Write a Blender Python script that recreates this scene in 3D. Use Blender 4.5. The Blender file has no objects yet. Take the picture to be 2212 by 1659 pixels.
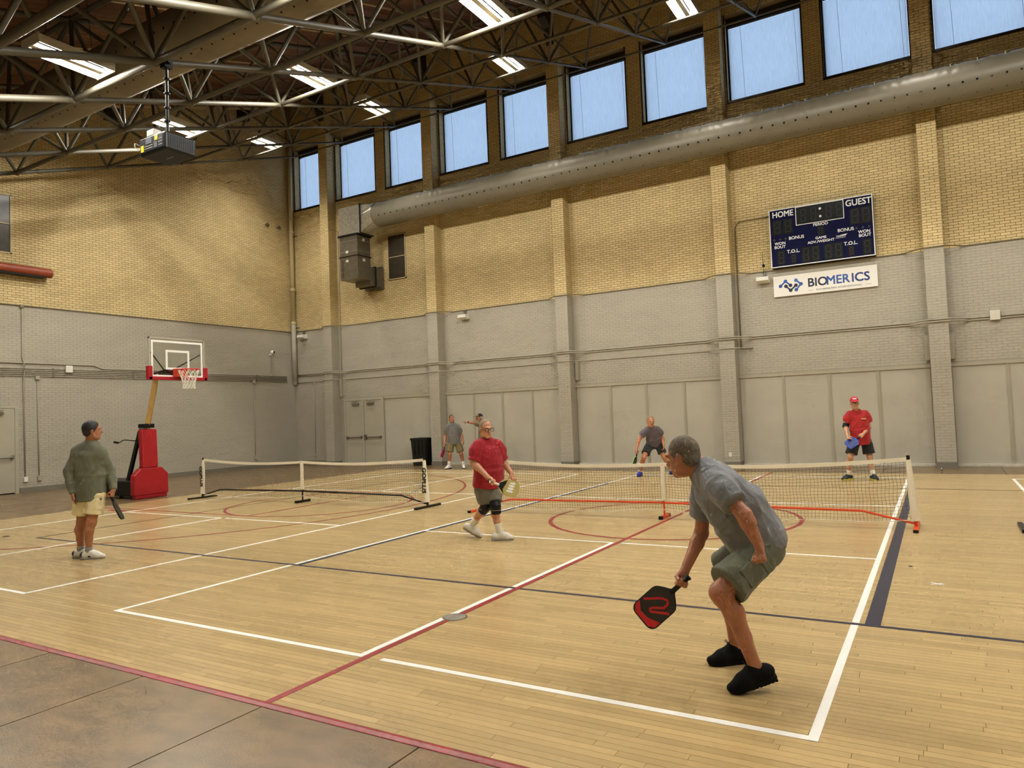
import bpy, math, random
import numpy as np
from mathutils import Vector, Matrix
random.seed(7); rng = np.random.default_rng(7)
sc = bpy.context.scene
COL = sc.collection
# ------------------------------------------------------------------ camera
CAM = (3.6507, -3.8210, 1.6702); YAW, PITCH, ROLL, FPX = -0.5346, 0.0410, -0.0386, 1548.38
cd = bpy.data.cameras.new('camera'); cam = bpy.data.objects.new('camera', cd); COL.objects.link(cam); sc.camera = cam
_f = Vector((math.sin(YAW)*math.cos(PITCH), math.cos(YAW)*math.cos(PITCH), math.sin(PITCH)))
_r = Vector((math.cos(YAW), -math.sin(YAW), 0)); _u = _r.cross(_f)
_r2 = math.cos(ROLL)*_r + math.sin(ROLL)*_u; _u2 = -math.sin(ROLL)*_r + math.cos(ROLL)*_u
cam.matrix_world = Matrix(((_r2.x,_u2.x,-_f.x,CAM[0]),(_r2.y,_u2.y,-_f.y,CAM[1]),(_r2.z,_u2.z,-_f.z,CAM[2]),(0,0,0,1)))
cd.sensor_width = 36.0; cd.lens = FPX/2212*36.0; cd.clip_end = 200; cd.clip_start = 0.05
# ------------------------------------------------------------------ world, exposure
wd = bpy.data.worlds.new('daylight'); sc.world = wd; wd.use_nodes = True
bg = wd.node_tree.nodes['Background']; bg.inputs[0].default_value = (0.62, 0.77, 1.0, 1); bg.inputs[1].default_value = 1.15
vs = sc.view_settings; vs.view_transform = 'Standard'; vs.look = 'None'; vs.gamma = 1.0; vs.use_curve_mapping = False; vs.exposure = 0.30
LAMP_W, LAMP_COL = 420.0, (1.0, 0.965, 0.88)
sc.cycles.use_denoising = True
sc.cycles.max_bounces = 4; sc.cycles.diffuse_bounces = 2; sc.cycles.glossy_bounces = 2; sc.cycles.transmission_bounces = 4; sc.cycles.use_adaptive_sampling = True; sc.cycles.adaptive_threshold = .09; sc.cycles.adaptive_min_samples = 8; sc.cycles.transparent_max_bounces = 12
sc.cycles.sample_clamp_indirect = 6.0; sc.cycles.caustics_reflective = False; sc.cycles.caustics_refractive = False
# ------------------------------------------------------------------ helpers
def lin(c):
    return tuple(((v/255)/12.92 if v/255 <= .04045 else ((v/255+.055)/1.055)**2.4) for v in c)
def wl(o):
    v = Vector((0,0,0))
    while o is not None: v = v + o.location; o = o.parent
    return v
def tag(o, label=None, cat=None, group=None, kind=None):
    if label: o['label'] = label
    if cat: o['category'] = cat
    if group: o['group'] = group
    if kind: o['kind'] = kind
    return o
def thing(name, loc, label=None, cat=None, group=None, kind=None):
    o = bpy.data.objects.new(name, None); o.empty_display_size = .1; COL.objects.link(o); o.location = loc
    return tag(o, label, cat, group, kind)
def mesh_obj(name, V, Fc, mat, parent=None, smooth=False, attr=None, kind=None, label=None):
    V = np.asarray(V, dtype=np.float64).reshape(-1, 3)
    if parent is None:
        lo, hi = V.min(0), V.max(0); loc = np.array([(lo[0]+hi[0])/2, (lo[1]+hi[1])/2, lo[2]])
    else: loc = np.array(wl(parent))
    me = bpy.data.meshes.new(name)
    if isinstance(Fc, np.ndarray):
        n = len(Fc); k = Fc.shape[1]
        me.vertices.add(len(V)); me.vertices.foreach_set('co', (V-loc).astype(np.float32).ravel())
        me.loops.add(n*k); me.loops.foreach_set('vertex_index', Fc.astype(np.int32).ravel())
        me.polygons.add(n); me.polygons.foreach_set('loop_start', np.arange(0, n*k, k, dtype=np.int32))
        me.update(calc_edges=True); me.validate()
    else:
        me.from_pydata((V-loc).tolist(), [], Fc); me.update()
    me.polygons.foreach_set('use_smooth', [smooth]*len(me.polygons))
    if attr is not None:
        a = me.attributes.new('rnd', 'FLOAT', 'POINT'); a.data.foreach_set('value', np.broadcast_to(np.asarray(attr, dtype=np.float32), (len(V),)).copy())
    o = bpy.data.objects.new(name, me); COL.objects.link(o)
    if mat is not None: me.materials.append(mat)
    if parent is None: o.location = loc
    else: o.parent = parent
    if kind: o['kind'] = kind
    if label: o['label'] = label
    return o
class MB:
    def __init__(s): s.v = []; s.f = []
    def add(s, vs, fs):
        b = len(s.v); s.v += [tuple(map(float, q)) for q in vs]; s.f += [tuple(b+i for i in f) for f in fs]; return s
    def box(s, a, b):
        x0,y0,z0 = a; x1,y1,z1 = b
        return s.add([(x0,y0,z0),(x1,y0,z0),(x1,y1,z0),(x0,y1,z0),(x0,y0,z1),(x1,y0,z1),(x1,y1,z1),(x0,y1,z1)],
                     [(0,3,2,1),(4,5,6,7),(0,1,5,4),(1,2,6,5),(2,3,7,6),(3,0,4,7)])
    def obox(s, c, X, Y, Z):
        c, X, Y, Z = map(Vector, (c, X, Y, Z))
        P = [c+a*X+b*Y+d*Z for d in (-1,1) for (a,b) in ((-1,-1),(1,-1),(1,1),(-1,1))]
        return s.add(P, [(0,3,2,1),(4,5,6,7),(0,1,5,4),(1,2,6,5),(2,3,7,6),(3,0,4,7)])
    def tube(s, pts, r, n=8, cap=True):
        pts = [Vector(q) for q in pts]; R = r if isinstance(r, (list, tuple)) else [r]*len(pts)
        up = Vector((0,0,1)); rings = []
        for i, q in enumerate(pts):
            d = (pts[min(i+1,len(pts)-1)]-pts[max(i-1,0)]).normalized()
            a = d.cross(up)
            if a.length < 1e-3: a = d.cross(Vector((1,0,0)))
            a.normalize(); b = d.cross(a)
            rings.append([q+R[i]*(math.cos(2*math.pi*k/n)*a+math.sin(2*math.pi*k/n)*b) for k in range(n)])
        fs = [(i*n+k, i*n+(k+1)%n, (i+1)*n+(k+1)%n, (i+1)*n+k) for i in range(len(pts)-1) for k in range(n)]
        if cap: fs += [tuple(range(n-1,-1,-1)), tuple((len(pts)-1)*n+k for k in range(n))]
        return s.add([v for r_ in rings for v in r_], fs)
    def prism(s, poly, off):       # polygon (3D points) extruded by off
        off = Vector(off); n = len(poly); P = [Vector(q) for q in poly]
        return s.add(P+[q+off for q in P], [tuple(range(n-1,-1,-1)), tuple(range(n,2*n))]+[(i,(i+1)%n,n+(i+1)%n,n+i) for i in range(n)])
    def lathe(s, prof, c, n=24):   # prof (r,z) about vertical axis at c
        c = Vector(c); vs = [c+Vector((r*math.cos(2*math.pi*k/n), r*math.sin(2*math.pi*k/n), z)) for r,z in prof for k in range(n)]
        m = len(prof); fs = [(i*n+k, i*n+(k+1)%n, (i+1)*n+(k+1)%n, (i+1)*n+k) for i in range(m-1) for k in range(n)]
        return s.add(vs, fs+[tuple(range(n-1,-1,-1)), tuple((m-1)*n+k for k in range(n))])
    def ball(s, c, r, n=10, m=6, X=(1,0,0), Y=(0,1,0), Z=(0,0,1)):
        c, X, Y, Z = map(Vector, (c, X, Y, Z)); rr = r if isinstance(r, tuple) else (r,r,r)
        vs = []
        for i in range(m+1):
            t = math.pi*i/m
            for k in range(n):
                a = 2*math.pi*k/n; vs.append(c+X*(rr[0]*math.sin(t)*math.cos(a))+Y*(rr[1]*math.sin(t)*math.sin(a))+Z*(rr[2]*math.cos(t)))
        return s.add(vs, [(i*n+k,(i+1)*n+k,(i+1)*n+(k+1)%n,i*n+(k+1)%n) for i in range(m) for k in range(n)])
    def build(s, name, mat, parent=None, smooth=False, bevel=0, kind=None, label=None, attr=None):
        o = mesh_obj(name, s.v, s.f, mat, parent, smooth, attr, kind, label)
        if bevel:
            b = o.modifiers.new('bevel', 'BEVEL'); b.width = bevel; b.segments = 2; b.limit_method = 'ANGLE'
        return o
def BOX(name, a, b, mat, parent=None, **k): return MB().box(a, b).build(name, mat, parent, **k)
def text(name, body, size, mat, parent, o, X, Y, depth=.003, bold=0, sx=1.0, align='CENTER', spacing=1.0):
    cu = bpy.data.curves.new(name, 'FONT'); cu.body = body; cu.size = size; cu.align_x = align; cu.align_y = 'CENTER'; cu.extrude = depth; cu.space_character = spacing; cu.resolution_u = 3
    t = bpy.data.objects.new(name, cu); COL.objects.link(t)
    me = bpy.data.meshes.new_from_object(t.evaluated_get(bpy.context.evaluated_depsgraph_get()))
    bpy.data.objects.remove(t); bpy.data.curves.remove(cu)
    X, Y = Vector(X).normalized(), Vector(Y).normalized(); Z = X.cross(Y); o = Vector(o)
    V = []; Fc = []; n = len(me.vertices)
    for k,(dx,dy) in enumerate(((0,0),) if not bold else ((-bold,-bold),(bold,bold),(bold,-bold),(-bold,bold))):
        V += [o+X*(v.co.x*sx+dx)+Y*(v.co.y+dy)+Z*(v.co.z+.00005*k) for v in me.vertices]; Fc += [tuple(i+k*n for i in q.vertices) for q in me.polygons]
    bpy.data.meshes.remove(me)
    return mesh_obj(name, V, Fc, mat, parent)
# ------------------------------------------------------------------ materials
def M(name, col, rough=.55, metal=0.0, var=0.0, vs=6.0, bump=0.0, bs=40.0, spec=.5, stretch=None, col2=None, attr=False, attr_amt=.25, coat=0, sheen=0, emis=None, estr=0, alpha=None, obj_rand=0):
    m = bpy.data.materials.new(name); m.use_nodes = True; nt = m.node_tree; N = nt.nodes; L = nt.links
    b = N['Principled BSDF']; c = lin(col)+(1,)
    b.inputs['Base Color'].default_value = c; b.inputs['Roughness'].default_value = rough; b.inputs['Metallic'].default_value = metal; b.inputs['Specular IOR Level'].default_value = spec
    if coat: b.inputs['Coat Weight'].default_value = coat; b.inputs['Coat Roughness'].default_value = .12
    if sheen: b.inputs['Sheen Weight'].default_value = sheen
    if emis: b.inputs['Emission Color'].default_value = tuple(emis)+(1,); b.inputs['Emission Strength'].default_value = estr
    tc = N.new('ShaderNodeTexCoord'); mp = N.new('ShaderNodeMapping'); L.new(tc.outputs['Object'], mp.inputs[0])
    if stretch: mp.inputs['Scale'].default_value = stretch
    src = None
    if var or col2:
        nz = N.new('ShaderNodeTexNoise'); nz.inputs['Scale'].default_value = vs; nz.inputs['Detail'].default_value = 3; L.new(mp.outputs[0], nz.inputs['Vector'])
        mx = N.new('ShaderNodeMix'); mx.data_type = 'RGBA'
        d = lin(col2)+(1,) if col2 else tuple(v*(1-var) for v in c[:3])+(1,)
        e = c if col2 else tuple(min(1, v*(1+var*.6)) for v in c[:3])+(1,)
        rp = N.new('ShaderNodeMapRange'); rp.inputs['From Min'].default_value = .32; rp.inputs['From Max'].default_value = .68; L.new(nz.outputs[0], rp.inputs[0])
        L.new(rp.outputs[0], mx.inputs[0]); mx.inputs[6].default_value = e; mx.inputs[7].default_value = d; src = mx.outputs[2]
    if attr or obj_rand:
        if attr: a = N.new('ShaderNodeAttribute'); a.attribute_name = 'rnd'; ao = a.outputs['Fac']; amt = attr_amt
        else: a = N.new('ShaderNodeObjectInfo'); ao = a.outputs['Random']; amt = obj_rand
        mr = N.new('ShaderNodeMapRange'); mr.inputs['To Min'].default_value = 1-amt; mr.inputs['To Max'].default_value = 1+amt*.6; L.new(ao, mr.inputs[0])
        mm = N.new('ShaderNodeMix'); mm.data_type = 'RGBA'; mm.blend_type = 'MULTIPLY'; mm.inputs[0].default_value = 1
        if src: L.new(src, mm.inputs[6])
        else: mm.inputs[6].default_value = c
        cb = N.new('ShaderNodeCombineColor')
        for i in range(3): L.new(mr.outputs[0], cb.inputs[i])
        L.new(cb.outputs[0], mm.inputs[7]); src = mm.outputs[2]
    if src: L.new(src, b.inputs['Base Color'])
    if bump:
        nb = N.new('ShaderNodeTexNoise'); nb.inputs['Scale'].default_value = bs; nb.inputs['Detail'].default_value = 2; L.new(mp.outputs[0], nb.inputs['Vector'])
        bp = N.new('ShaderNodeBump'); bp.inputs['Strength'].default_value = bump; bp.inputs['Distance'].default_value = .02; L.new(nb.outputs[0], bp.inputs['Height']); L.new(bp.outputs[0], b.inputs['Normal'])
    if alpha is not None: b.inputs['Alpha'].default_value = alpha
    return m
m_brick = M('yellow_brick', (214,192,140), .75, var=.07, vs=1.2, bump=.12, bs=60, attr=True, attr_amt=.10)
m_mortar = M('mortar', (132,106,62), .9, var=.12, vs=3)
m_grey = M('grey_painted_brick', (176,169,152), .62, var=.05, vs=.8, bump=.10, bs=22, stretch=(1,1,3))
m_greyflat = M('grey_painted_wall', (166,158,138), .6, var=.04, vs=2)
m_panel = M('grey_painted_panel', (186,180,162), .5, var=.07, vs=1.1, bump=.04, bs=12)
m_batten = M('panel_batten_paint', (176,168,146), .5)
m_sill = M('pale_sill_paint', (205,198,180), .5, var=.15, vs=9)
m_base = M('grey_rubber_base', (120,114,100), .6)
m_maple = M('maple_strip', (194,166,114), .27, var=.015, vs=3.0, stretch=(.5,14,14), attr=True, attr_amt=.15, coat=.1)
m_sub = M('floor_joint', (120,84,42), .8)
m_conc = M('sealed_concrete', (138,111,76), .33, col2=(108,90,64), vs=3.2, bump=.05, bs=60, stretch=(1,1.8,1), coat=.1, obj_rand=.08)
m_joint = M('joint_filler', (70,64,54), .8)
m_white = M('white_line_paint', (250,248,240), .35, var=.03, vs=8)
m_red = M('red_line_paint', (150,40,44), .35, var=.12, vs=14)
m_navy = M('navy_line_paint', (42,44,66), .35, var=.1, vs=10)
m_thin = M('brown_line_paint', (72,46,28), .35)
m_gline = M('grey_line_paint', (150,140,116), .35)
m_deck = M('stained_deck_wood', (112,72,40), .7, var=.3, vs=2.0, stretch=(12,.7,12), attr=True, attr_amt=.25)
m_steel = M('taupe_painted_steel', (86,81,67), .5, var=.06, vs=5)
m_dark = M('dark_bronze', (36,31,26), .5)
m_black = M('black_plastic', (10,10,11), .5, spec=.3)
m_blackm = M('black_metal', (22,22,24), .35, metal=.3)
m_galv = M('galvanized_sheet', (196,192,176), .32, metal=.7, var=.22, vs=9, bump=.12, bs=5)
m_galvd = M('dull_sheet_metal', (128,122,106), .36, metal=.6, var=.15, vs=7, bump=.05, bs=6)
m_duct = M('taupe_duct_fabric', (126,119,101), .42, var=.06, vs=3, spec=.55)
m_duct2 = M('beige_duct_fabric', (132,122,102), .55, var=.06, vs=2)
m_hole = M('vent_hole_black', (14,12,10), .9)
m_frame = M('bronze_window_frame', (44,38,32), .45, metal=.2)
m_cond = M('painted_conduit', (168,160,140), .42)
m_condy = M('galvanized_conduit', (140,128,100), .4, metal=.4)
m_creamp = M('cream_pipe_paint', (198,182,140), .5)
m_cream = M('cream_sprinkler_pipe', (196,166,116), .5)
m_offw = M('off_white_plastic', (214,208,190), .45)
m_whitep = M('white_plastic', (232,228,216), .4)
m_doorp = M('grey_door_paint', (176,170,150), .45, var=.04, vs=2)
m_chrome = M('brushed_steel', (150,146,136), .3, metal=.9)
m_louv = M('dark_obscure_glass', (58,48,32), .35, var=.35, vs=5)
m_redpad = M('red_vinyl_pad', (164,14,28), .45, var=.06, vs=4, bump=.04, bs=30)
m_redst = M('red_enamel', (196,28,36), .4)
m_orange = M('orange_enamel', (224,76,28), .38)
m_tape = M('white_net_tape', (236,228,206), .55, bump=.06, bs=50)
m_net = M('dark_net_cord', (52,44,32), .7)
m_rope = M('white_rope', (238,234,220), .7)
m_tan = M('tan_steel_mast', (196,162,98), .45, var=.1, vs=6)
m_navyb = M('navy_scoreboard_face', (8,12,56), .6, var=.05, vs=3, spec=.12)
m_lettw = M('white_lettering', (244,244,240), .4)
m_led = M('black_digit_window', (9,10,9), .4, spec=.2)
m_seg = M('unlit_led_segment', (52,56,40), .45)
m_segr = M('unlit_red_led_segment', (70,34,28), .45)
m_rust = M('rust_brown_enamel', (142,62,34), .42, var=.08, vs=5)
m_yel = M('yellow_warning_sticker', (248,226,30), .5)
m_can = M('black_rubbish_bin', (16,17,15), .42)
def glass_mat(name, tint, gl=.06):
    m = bpy.data.materials.new(name); m.use_nodes = True; nt = m.node_tree; N = nt.nodes; N.clear()
    o = N.new('ShaderNodeOutputMaterial'); a = N.new('ShaderNodeBsdfTransparent'); a.inputs[0].default_value = tint+(1,)
    g = N.new('ShaderNodeBsdfGlossy'); g.inputs['Roughness'].default_value = .05; x = N.new('ShaderNodeMixShader'); x.inputs[0].default_value = gl
    nt.links.new(a.outputs[0], x.inputs[1]); nt.links.new(g.outputs[0], x.inputs[2]); nt.links.new(x.outputs[0], o.inputs[0]); return m
m_glass = glass_mat('window_glass', (.93,.96,.98)); m_acry = glass_mat('clear_acrylic', (.94,.95,.93), .05)
def shade_mat():
    m = bpy.data.materials.new('solar_shade_fabric'); m.use_nodes = True; nt = m.node_tree; N = nt.nodes; N.clear(); L = nt.links
    o = N.new('ShaderNodeOutputMaterial'); a = N.new('ShaderNodeBsdfTransparent'); a.inputs[0].default_value = (.95,.96,1,1)
    t = N.new('ShaderNodeBsdfTranslucent'); x = N.new('ShaderNodeMixShader'); x.inputs[0].default_value = .8
    tc = N.new('ShaderNodeTexCoord'); mp = N.new('ShaderNodeMapping'); mp.inputs['Scale'].default_value = (40,40,3); nz = N.new('ShaderNodeTexNoise'); nz.inputs['Scale'].default_value = 1.6; nz.inputs['Detail'].default_value = 6
    mr = N.new('ShaderNodeMix'); mr.data_type = 'RGBA'; mr.inputs[6].default_value = (.60,.64,.66,1); mr.inputs[7].default_value = (.86,.88,.90,1)
    L.new(tc.outputs['Object'], mp.inputs[0]); L.new(mp.outputs[0], nz.inputs['Vector']); L.new(nz.outputs[0], mr.inputs[0]); L.new(mr.outputs[2], t.inputs[0])
    L.new(a.outputs[0], x.inputs[1]); L.new(t.outputs[0], x.inputs[2]); L.new(x.outputs[0], o.inputs[0]); return m
m_shade = shade_mat()
# ------------------------------------------------------------------ room dimensions
XL, XR, YB, YF = -18.256, 18.4, 16.286, -6.5
ZP = 5.226                                    # top of the grey paint
SL = .337                                     # the roof falls from the window wall towards the front
zb = lambda y: 7.88+SL*(y-3.48)               # lower plane of the space frame
zt = lambda y: 10.11+SL*(y-4.13)              # upper plane
zd = lambda y: zt(y)+.26                      # roof deck
WIN = [(-18.05,-16.54)]+[(-15.80+2.4765*k, -15.80+2.4765*k+2.03) for k in range(9)]
WZ0, WZ1 = 10.05, 12.56
PIL = [(l-.46, l-.045) for l in (-15.80,-10.85,-5.90,-.945,4.01)]
PD = .40                                      # pilaster depth
# ------------------------------------------------------------------ brickwork
def lay(o, U, V, Nn, rect, holes=(), bl=.2032, hc=.0678, gap=.010, proud=.003, jit=.0, top=None):
    """brick courses on a plane: returns (n,8,3) vertices"""
    u0,u1,v0,v1 = rect; out = []; c = .0015
    for r in range(int(math.ceil((v1-v0)/hc-1e-6))):
        a = v0+r*hc+gap/2; b = min(v0+(r+1)*hc-gap/2, v1)
        if b-a < .015: continue
        iv = [(u0,u1)]
        for (h0,h1,g0,g1) in holes:
            if min(b,g1)-max(a,g0) > .015:
                iv = [q for (s,e) in iv for q in ((s,min(e,h0)),(max(s,h1),e)) if q[1]-q[0] > .02]
        for s,e in iv:
            k = math.floor((s-u0)/bl-(r%2)*.5)
            while True:
                p0 = max(u0+(k+(r%2)*.5)*bl, s)+gap/2; p1 = min(u0+(k+1+(r%2)*.5)*bl, e)-gap/2; k += 1
                if p0 > e-.02: break
                if p1-p0 < .025 or (top is not None and b > top((p0+p1)/2)+.2): continue
                d = proud+(random.random()-.5)*jit
                out.append(((p0,a,0),(p1,a,0),(p1,b,0),(p0,b,0),(p0+c,a+c,d),(p1-c,a+c,d),(p1-c,b-c,d),(p0+c,b-c,d)))
    return np.array(out, float).reshape(-1,8,3) @ np.array([U,V,Nn], float) + np.array(o, float)
BF = np.array([(4,5,6,7),(0,1,5,4),(1,2,6,5),(2,3,7,6),(3,0,4,7)])
def pieces(B, name, mat, parent, near=0, stuff_name=None):
    """the `near` pieces closest to the camera become parts of their own, the rest one joined part"""
    if not len(B): return
    r = rng.random(len(B)).astype(np.float32); idx = np.arange(len(B))
    if near:
        c = B.mean(1)-np.array(CAM); idx = np.argsort((c**2).sum(1))
        for i in idx[:near]: mesh_obj(name, B[i], [tuple(f) for f in BF.tolist()], mat, parent, attr=float(r[i]))
        idx = idx[near:]
    if len(idx):
        V = B[idx].reshape(-1,3); Fc = (BF[None]+8*np.arange(len(idx))[:,None,None]).reshape(-1,4)
        mesh_obj(stuff_name or name+'work', V, Fc, mat, parent, attr=np.repeat(r[idx],8), kind='stuff')
# back wall: a slab pierced by the windows, the bricks laid on it
wall_back = thing('wall_back', (0,YB,0), kind='structure')
louv = (-13.30,-12.47,6.68,8.32)
ph = (-15.62,-13.70,0,2.46)
def slab(name, rects, y0, y1, mat, parent):
    mb = MB()
    for x0,x1,z0,z1 in rects: mb.box((x0,y0,z0),(x1,y1,z1))
    return mb.build(name, mat, parent)
slab('painted_masonry', [(XL,XR,0,ZP)], YB, YB+.45, m_greyflat, wall_back)
cols = []; x = XL
for a,b in WIN: cols.append((x,a,WZ0,WZ1)); x = b
cols.append((x,XR,WZ0,WZ1))
slab('masonry', [(XL,XR,ZP,WZ0),(XL,XR,WZ1,zd(YB)+.1)]+cols, YB, YB+.45, m_mortar, wall_back)
holes = [(a-.0,b+.0,WZ0,WZ1) for a,b in WIN]
BX = 8.0
by = lay((0,YB,0),(1,0,0),(0,0,1),(0,-1,0),(XL,BX,ZP,zd(YB)), holes+[louv])
bgr = lay((0,YB,0),(1,0,0),(0,0,1),(0,-1,0),(XL,BX,2.50,ZP), proud=.0035, jit=.003, gap=.007)
pieces(by, 'brick', m_brick, wall_back, near=300); pieces(bgr, 'painted_brick', m_grey, wall_back, stuff_name='painted_brickwork')
for l,r in PIL:
    pl = thing('pilaster', (l,YB,0)); pl.parent = wall_back; pl.location = (l,0,0)
    BOX('core', (l,YB-PD,0), (r,YB,ZP), m_greyflat, pl); BOX('upper_core', (l,YB-PD,ZP), (r,YB,zd(YB-PD)), m_mortar, pl)
    A = [lay((l,YB-PD,0),(1,0,0),(0,0,1),(0,-1,0),(0,r-l,ZP,zd(YB-PD)), bl=.2075), lay((r,YB-PD,0),(0,1,0),(0,0,1),(1,0,0),(0,PD,ZP,zd(YB)), bl=.2), lay((l,YB,0),(0,-1,0),(0,0,1),(-1,0,0),(0,PD,ZP,zd(YB)), bl=.2)]
    pieces(np.concatenate(A), 'brick', m_brick, pl, stuff_name='brickwork')
    A = [lay((l,YB-PD,0),(1,0,0),(0,0,1),(0,-1,0),(0,r-l,.14,ZP), bl=.2075, proud=.0035, jit=.003, gap=.007), lay((r,YB-PD,0),(0,1,0),(0,0,1),(1,0,0),(0,PD,.14,ZP), bl=.2, proud=.0035, jit=.003, gap=.007)]
    pieces(np.concatenate(A), 'painted_brick', m_grey, pl, stuff_name='painted_brickwork')
    BOX('base_trim', (l-.012,YB-PD-.012,0), (r+.012,YB,.13), m_base, pl)
# infill panels under the lintel, bay by bay
def panel_bay(x0, x1, n, x_start=None):
    BOX('lintel', (x0,YB-.055,2.39), (x1,YB,2.46), m_batten, wall_back); BOX('panel_sill', (x0,YB-.07,0), (x1,YB,.065), m_sill, wall_back, bevel=.006)
    w = (x1-x0)/n
    for i in range(n):
        BOX('panel', (x0+i*w+.012,YB-.018,.065), (x0+(i+1)*w-.012,YB,2.39), m_panel, wall_back)
        if i: 
            BOX('batten', (x0+i*w-.035,YB-.04,.065), (x0+i*w+.035,YB,2.39), m_batten, wall_back); BOX('batten_bead', (x0+i*w-.012,YB-.052,.065), (x0+i*w+.012,YB-.04,2.39), m_batten, wall_back)
for i in range(1,4): panel_bay(PIL[i][1]+.01, PIL[i+1][0]-.01, 4)
panel_bay(PIL[4][1]+.01, 8.4, 4)
panel_bay(-13.66, PIL[1][0]-.01, 1)
BOX('baseboard_back', (XL+.01,YB-.015,0), (PIL[0][0]-.02,YB,.13), m_base, None, kind='structure')
bw = lay((0,YB,0),(1,0,0),(0,0,1),(0,-1,0),(XL,PIL[0][0],.13,2.5), proud=.0035, jit=.003, gap=.007)
pieces(bw, 'painted_brick', m_grey, wall_back, stuff_name='painted_brickwork')
# left wall
wall_left = thing('wall_left', (XL,0,0), kind='structure')
mb = MB().box((XL-.35,YF,0),(XL,YB+.35,ZP)); mb.build('painted_masonry', m_greyflat, wall_left)
MB().prism([(XL-.35,YF,ZP),(XL-.35,YB+.35,ZP),(XL-.35,YB+.35,zd(YB)+.2),(XL-.35,YF,zd(YF)+.1)], (.35,0,0)).build('masonry', m_mortar, wall_left)
ly0 = 3.0; lh = (5.30,6.15,6.63,8.285); lh2 = (3.4,4.25,6.63,8.285); ldoor = (5.05,6.26,0,2.42)
bl_ = lay((XL,0,0),(0,1,0),(0,0,1),(1,0,0),(ly0,YB,ZP,zd(YB)), [lh,lh2], top=lambda u: zd(u))
pieces(bl_, 'brick', m_brick, wall_left, stuff_name='brickwork')
pieces(lay((XL,0,0),(0,1,0),(0,0,1),(1,0,0),(ly0,YB,.13,ZP), [ldoor], proud=.0035, jit=.003, gap=.007), 'painted_brick', m_grey, wall_left, stuff_name='painted_brickwork')
BOX('baseboard_left', (XL,6.30,0), (XL+.02,YB,.13), m_base, None, kind='structure')
# walls behind and beside the camera
MB().prism([(XR,YF,0),(XR,YB,0),(XR,YB,zd(YB)),(XR,YF,zd(YF))], (.3,0,0)).build('wall_right', m_grey, None, kind='structure')
BOX('wall_front', (XL,YF-.3,0), (XR,YF,zd(YF)), m_grey, None, kind='structure')
# ------------------------------------------------------------------ floor
floor = thing('floor', (0,6.75,0), kind='structure')
WX0, WX1, WY0, WY1 = -12.0, 12.2, -.85, 14.36
BOX('subfloor', (WX0,WY0,-.05), (WX1,WY1,-.006), m_sub, floor)
PW = .0572; B = []
for j in range(int((WY1-WY0)/PW)+1):
    y0 = WY0+j*PW; y1 = min(y0+PW, WY1); x = WX0-random.random()
    if y1-y0 < .01: continue
    while x < 9.5:
        ln = .35+random.random()**1.4*1.5; a, b = max(x,WX0), min(x+ln, WX1); x += ln
        if b-a < .05: continue
        g = .0005; z = -.0003*random.random(); c = .0006
        B.append([(a+g,y0+g,-.006),(b-g,y0+g,-.006),(b-g,y1-g,-.006),(a+g,y1-g,-.006),(a+g+c,y0+g+c,z),(b-g-c,y0+g+c,z),(b-g-c,y1-g-c,z),(a+g+c,y1-g-c,z)])
pieces(np.array(B), 'plank', m_maple, floor, near=300, stuff_name='planks')
BOX('plain_boards', (10.9,WY0,-.006), (WX1,WY1,-.0005), m_maple, floor, attr=.5)
conc = thing('concrete_floor', (0,-3,0), kind='structure')
def slabs(x0, x1, y0, y1, px, py, ox=0, oy=0):
    nx = [x0]+[v for v in np.arange(math.floor((x0-ox)/px)*px+ox, x1, px) if x0+.05 < v < x1-.05]+[x1]
    ny = [y0]+[v for v in np.arange(math.floor((y0-oy)/py)*py+oy, y1, py) if y0+.05 < v < y1-.05]+[y1]
    for a,b in zip(nx[:-1],nx[1:]):
        for c,d in zip(ny[:-1],ny[1:]):
            BOX('slab', (a+.005,c+.005,-.06), (b-.005,d-.005,0), m_conc, conc)
slabs(WX0, 9.5, YF, -.91, 1.172, 4.0, .127, YF)
slabs(XL, WX0, YF, YB, 1.56, 1.56, XL, -.91)
slabs(WX0, 9.5, WY1, YB, 1.172, 4.0, .127, WY1)
BOX('joint_bed', (XL,YF,-.12), (XR,YB,-.061), m_joint, conc)
BOX('outer_slab', (9.51,YF,-.06), (XR,WY0,0), m_conc, conc); BOX('outer_slab', (WX1,WY0,-.06), (XR,YB,0), m_conc, conc); BOX('outer_slab', (9.51,WY1,-.06), (WX1,YB,0), m_conc, conc)
# painted lines and the red edging strip
MB().prism([(XL*0+WX0,-.912,0),(WX0,-.848,0),(WX0,-.852,.004),(WX0,-.88,.009),(WX0,-.908,.003)], (24.2,0,0)).build('red_edging', M('worn_red_edging', (158,36,46), .4, col2=(120,44,40), vs=7, bump=.25, bs=24), floor)
LZ = [.0012]
def line(name, a, b, w, mat, z=None):
    a, b = Vector(a+(0,)), Vector(b+(0,)); d = (b-a).normalized(); s = Vector((-d.y,d.x,0))*w/2; LZ[0] += .00004
    MB().prism([a-s+Vector((0,0,.0002)), b-s+Vector((0,0,.0002)), b+s+Vector((0,0,.0002)), a+s+Vector((0,0,.0002))], (0,0,(z or LZ[0]))).build(name, mat, floor)
def arc(name, c, r, a0, a1, w, mat, n=72):
    LZ[0] += .00004; z = LZ[0]; vs = []; fs = []
    for i in range(n+1):
        t = math.radians(a0+(a1-a0)*i/n)
        for rr in (r-w/2, r+w/2): vs.append((c[0]+rr*math.cos(t), c[1]+rr*math.sin(t), z))
    mesh_obj(name, vs, [(2*i,2*i+1,2*i+3,2*i+2) for i in range(n)], mat, floor)
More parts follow.
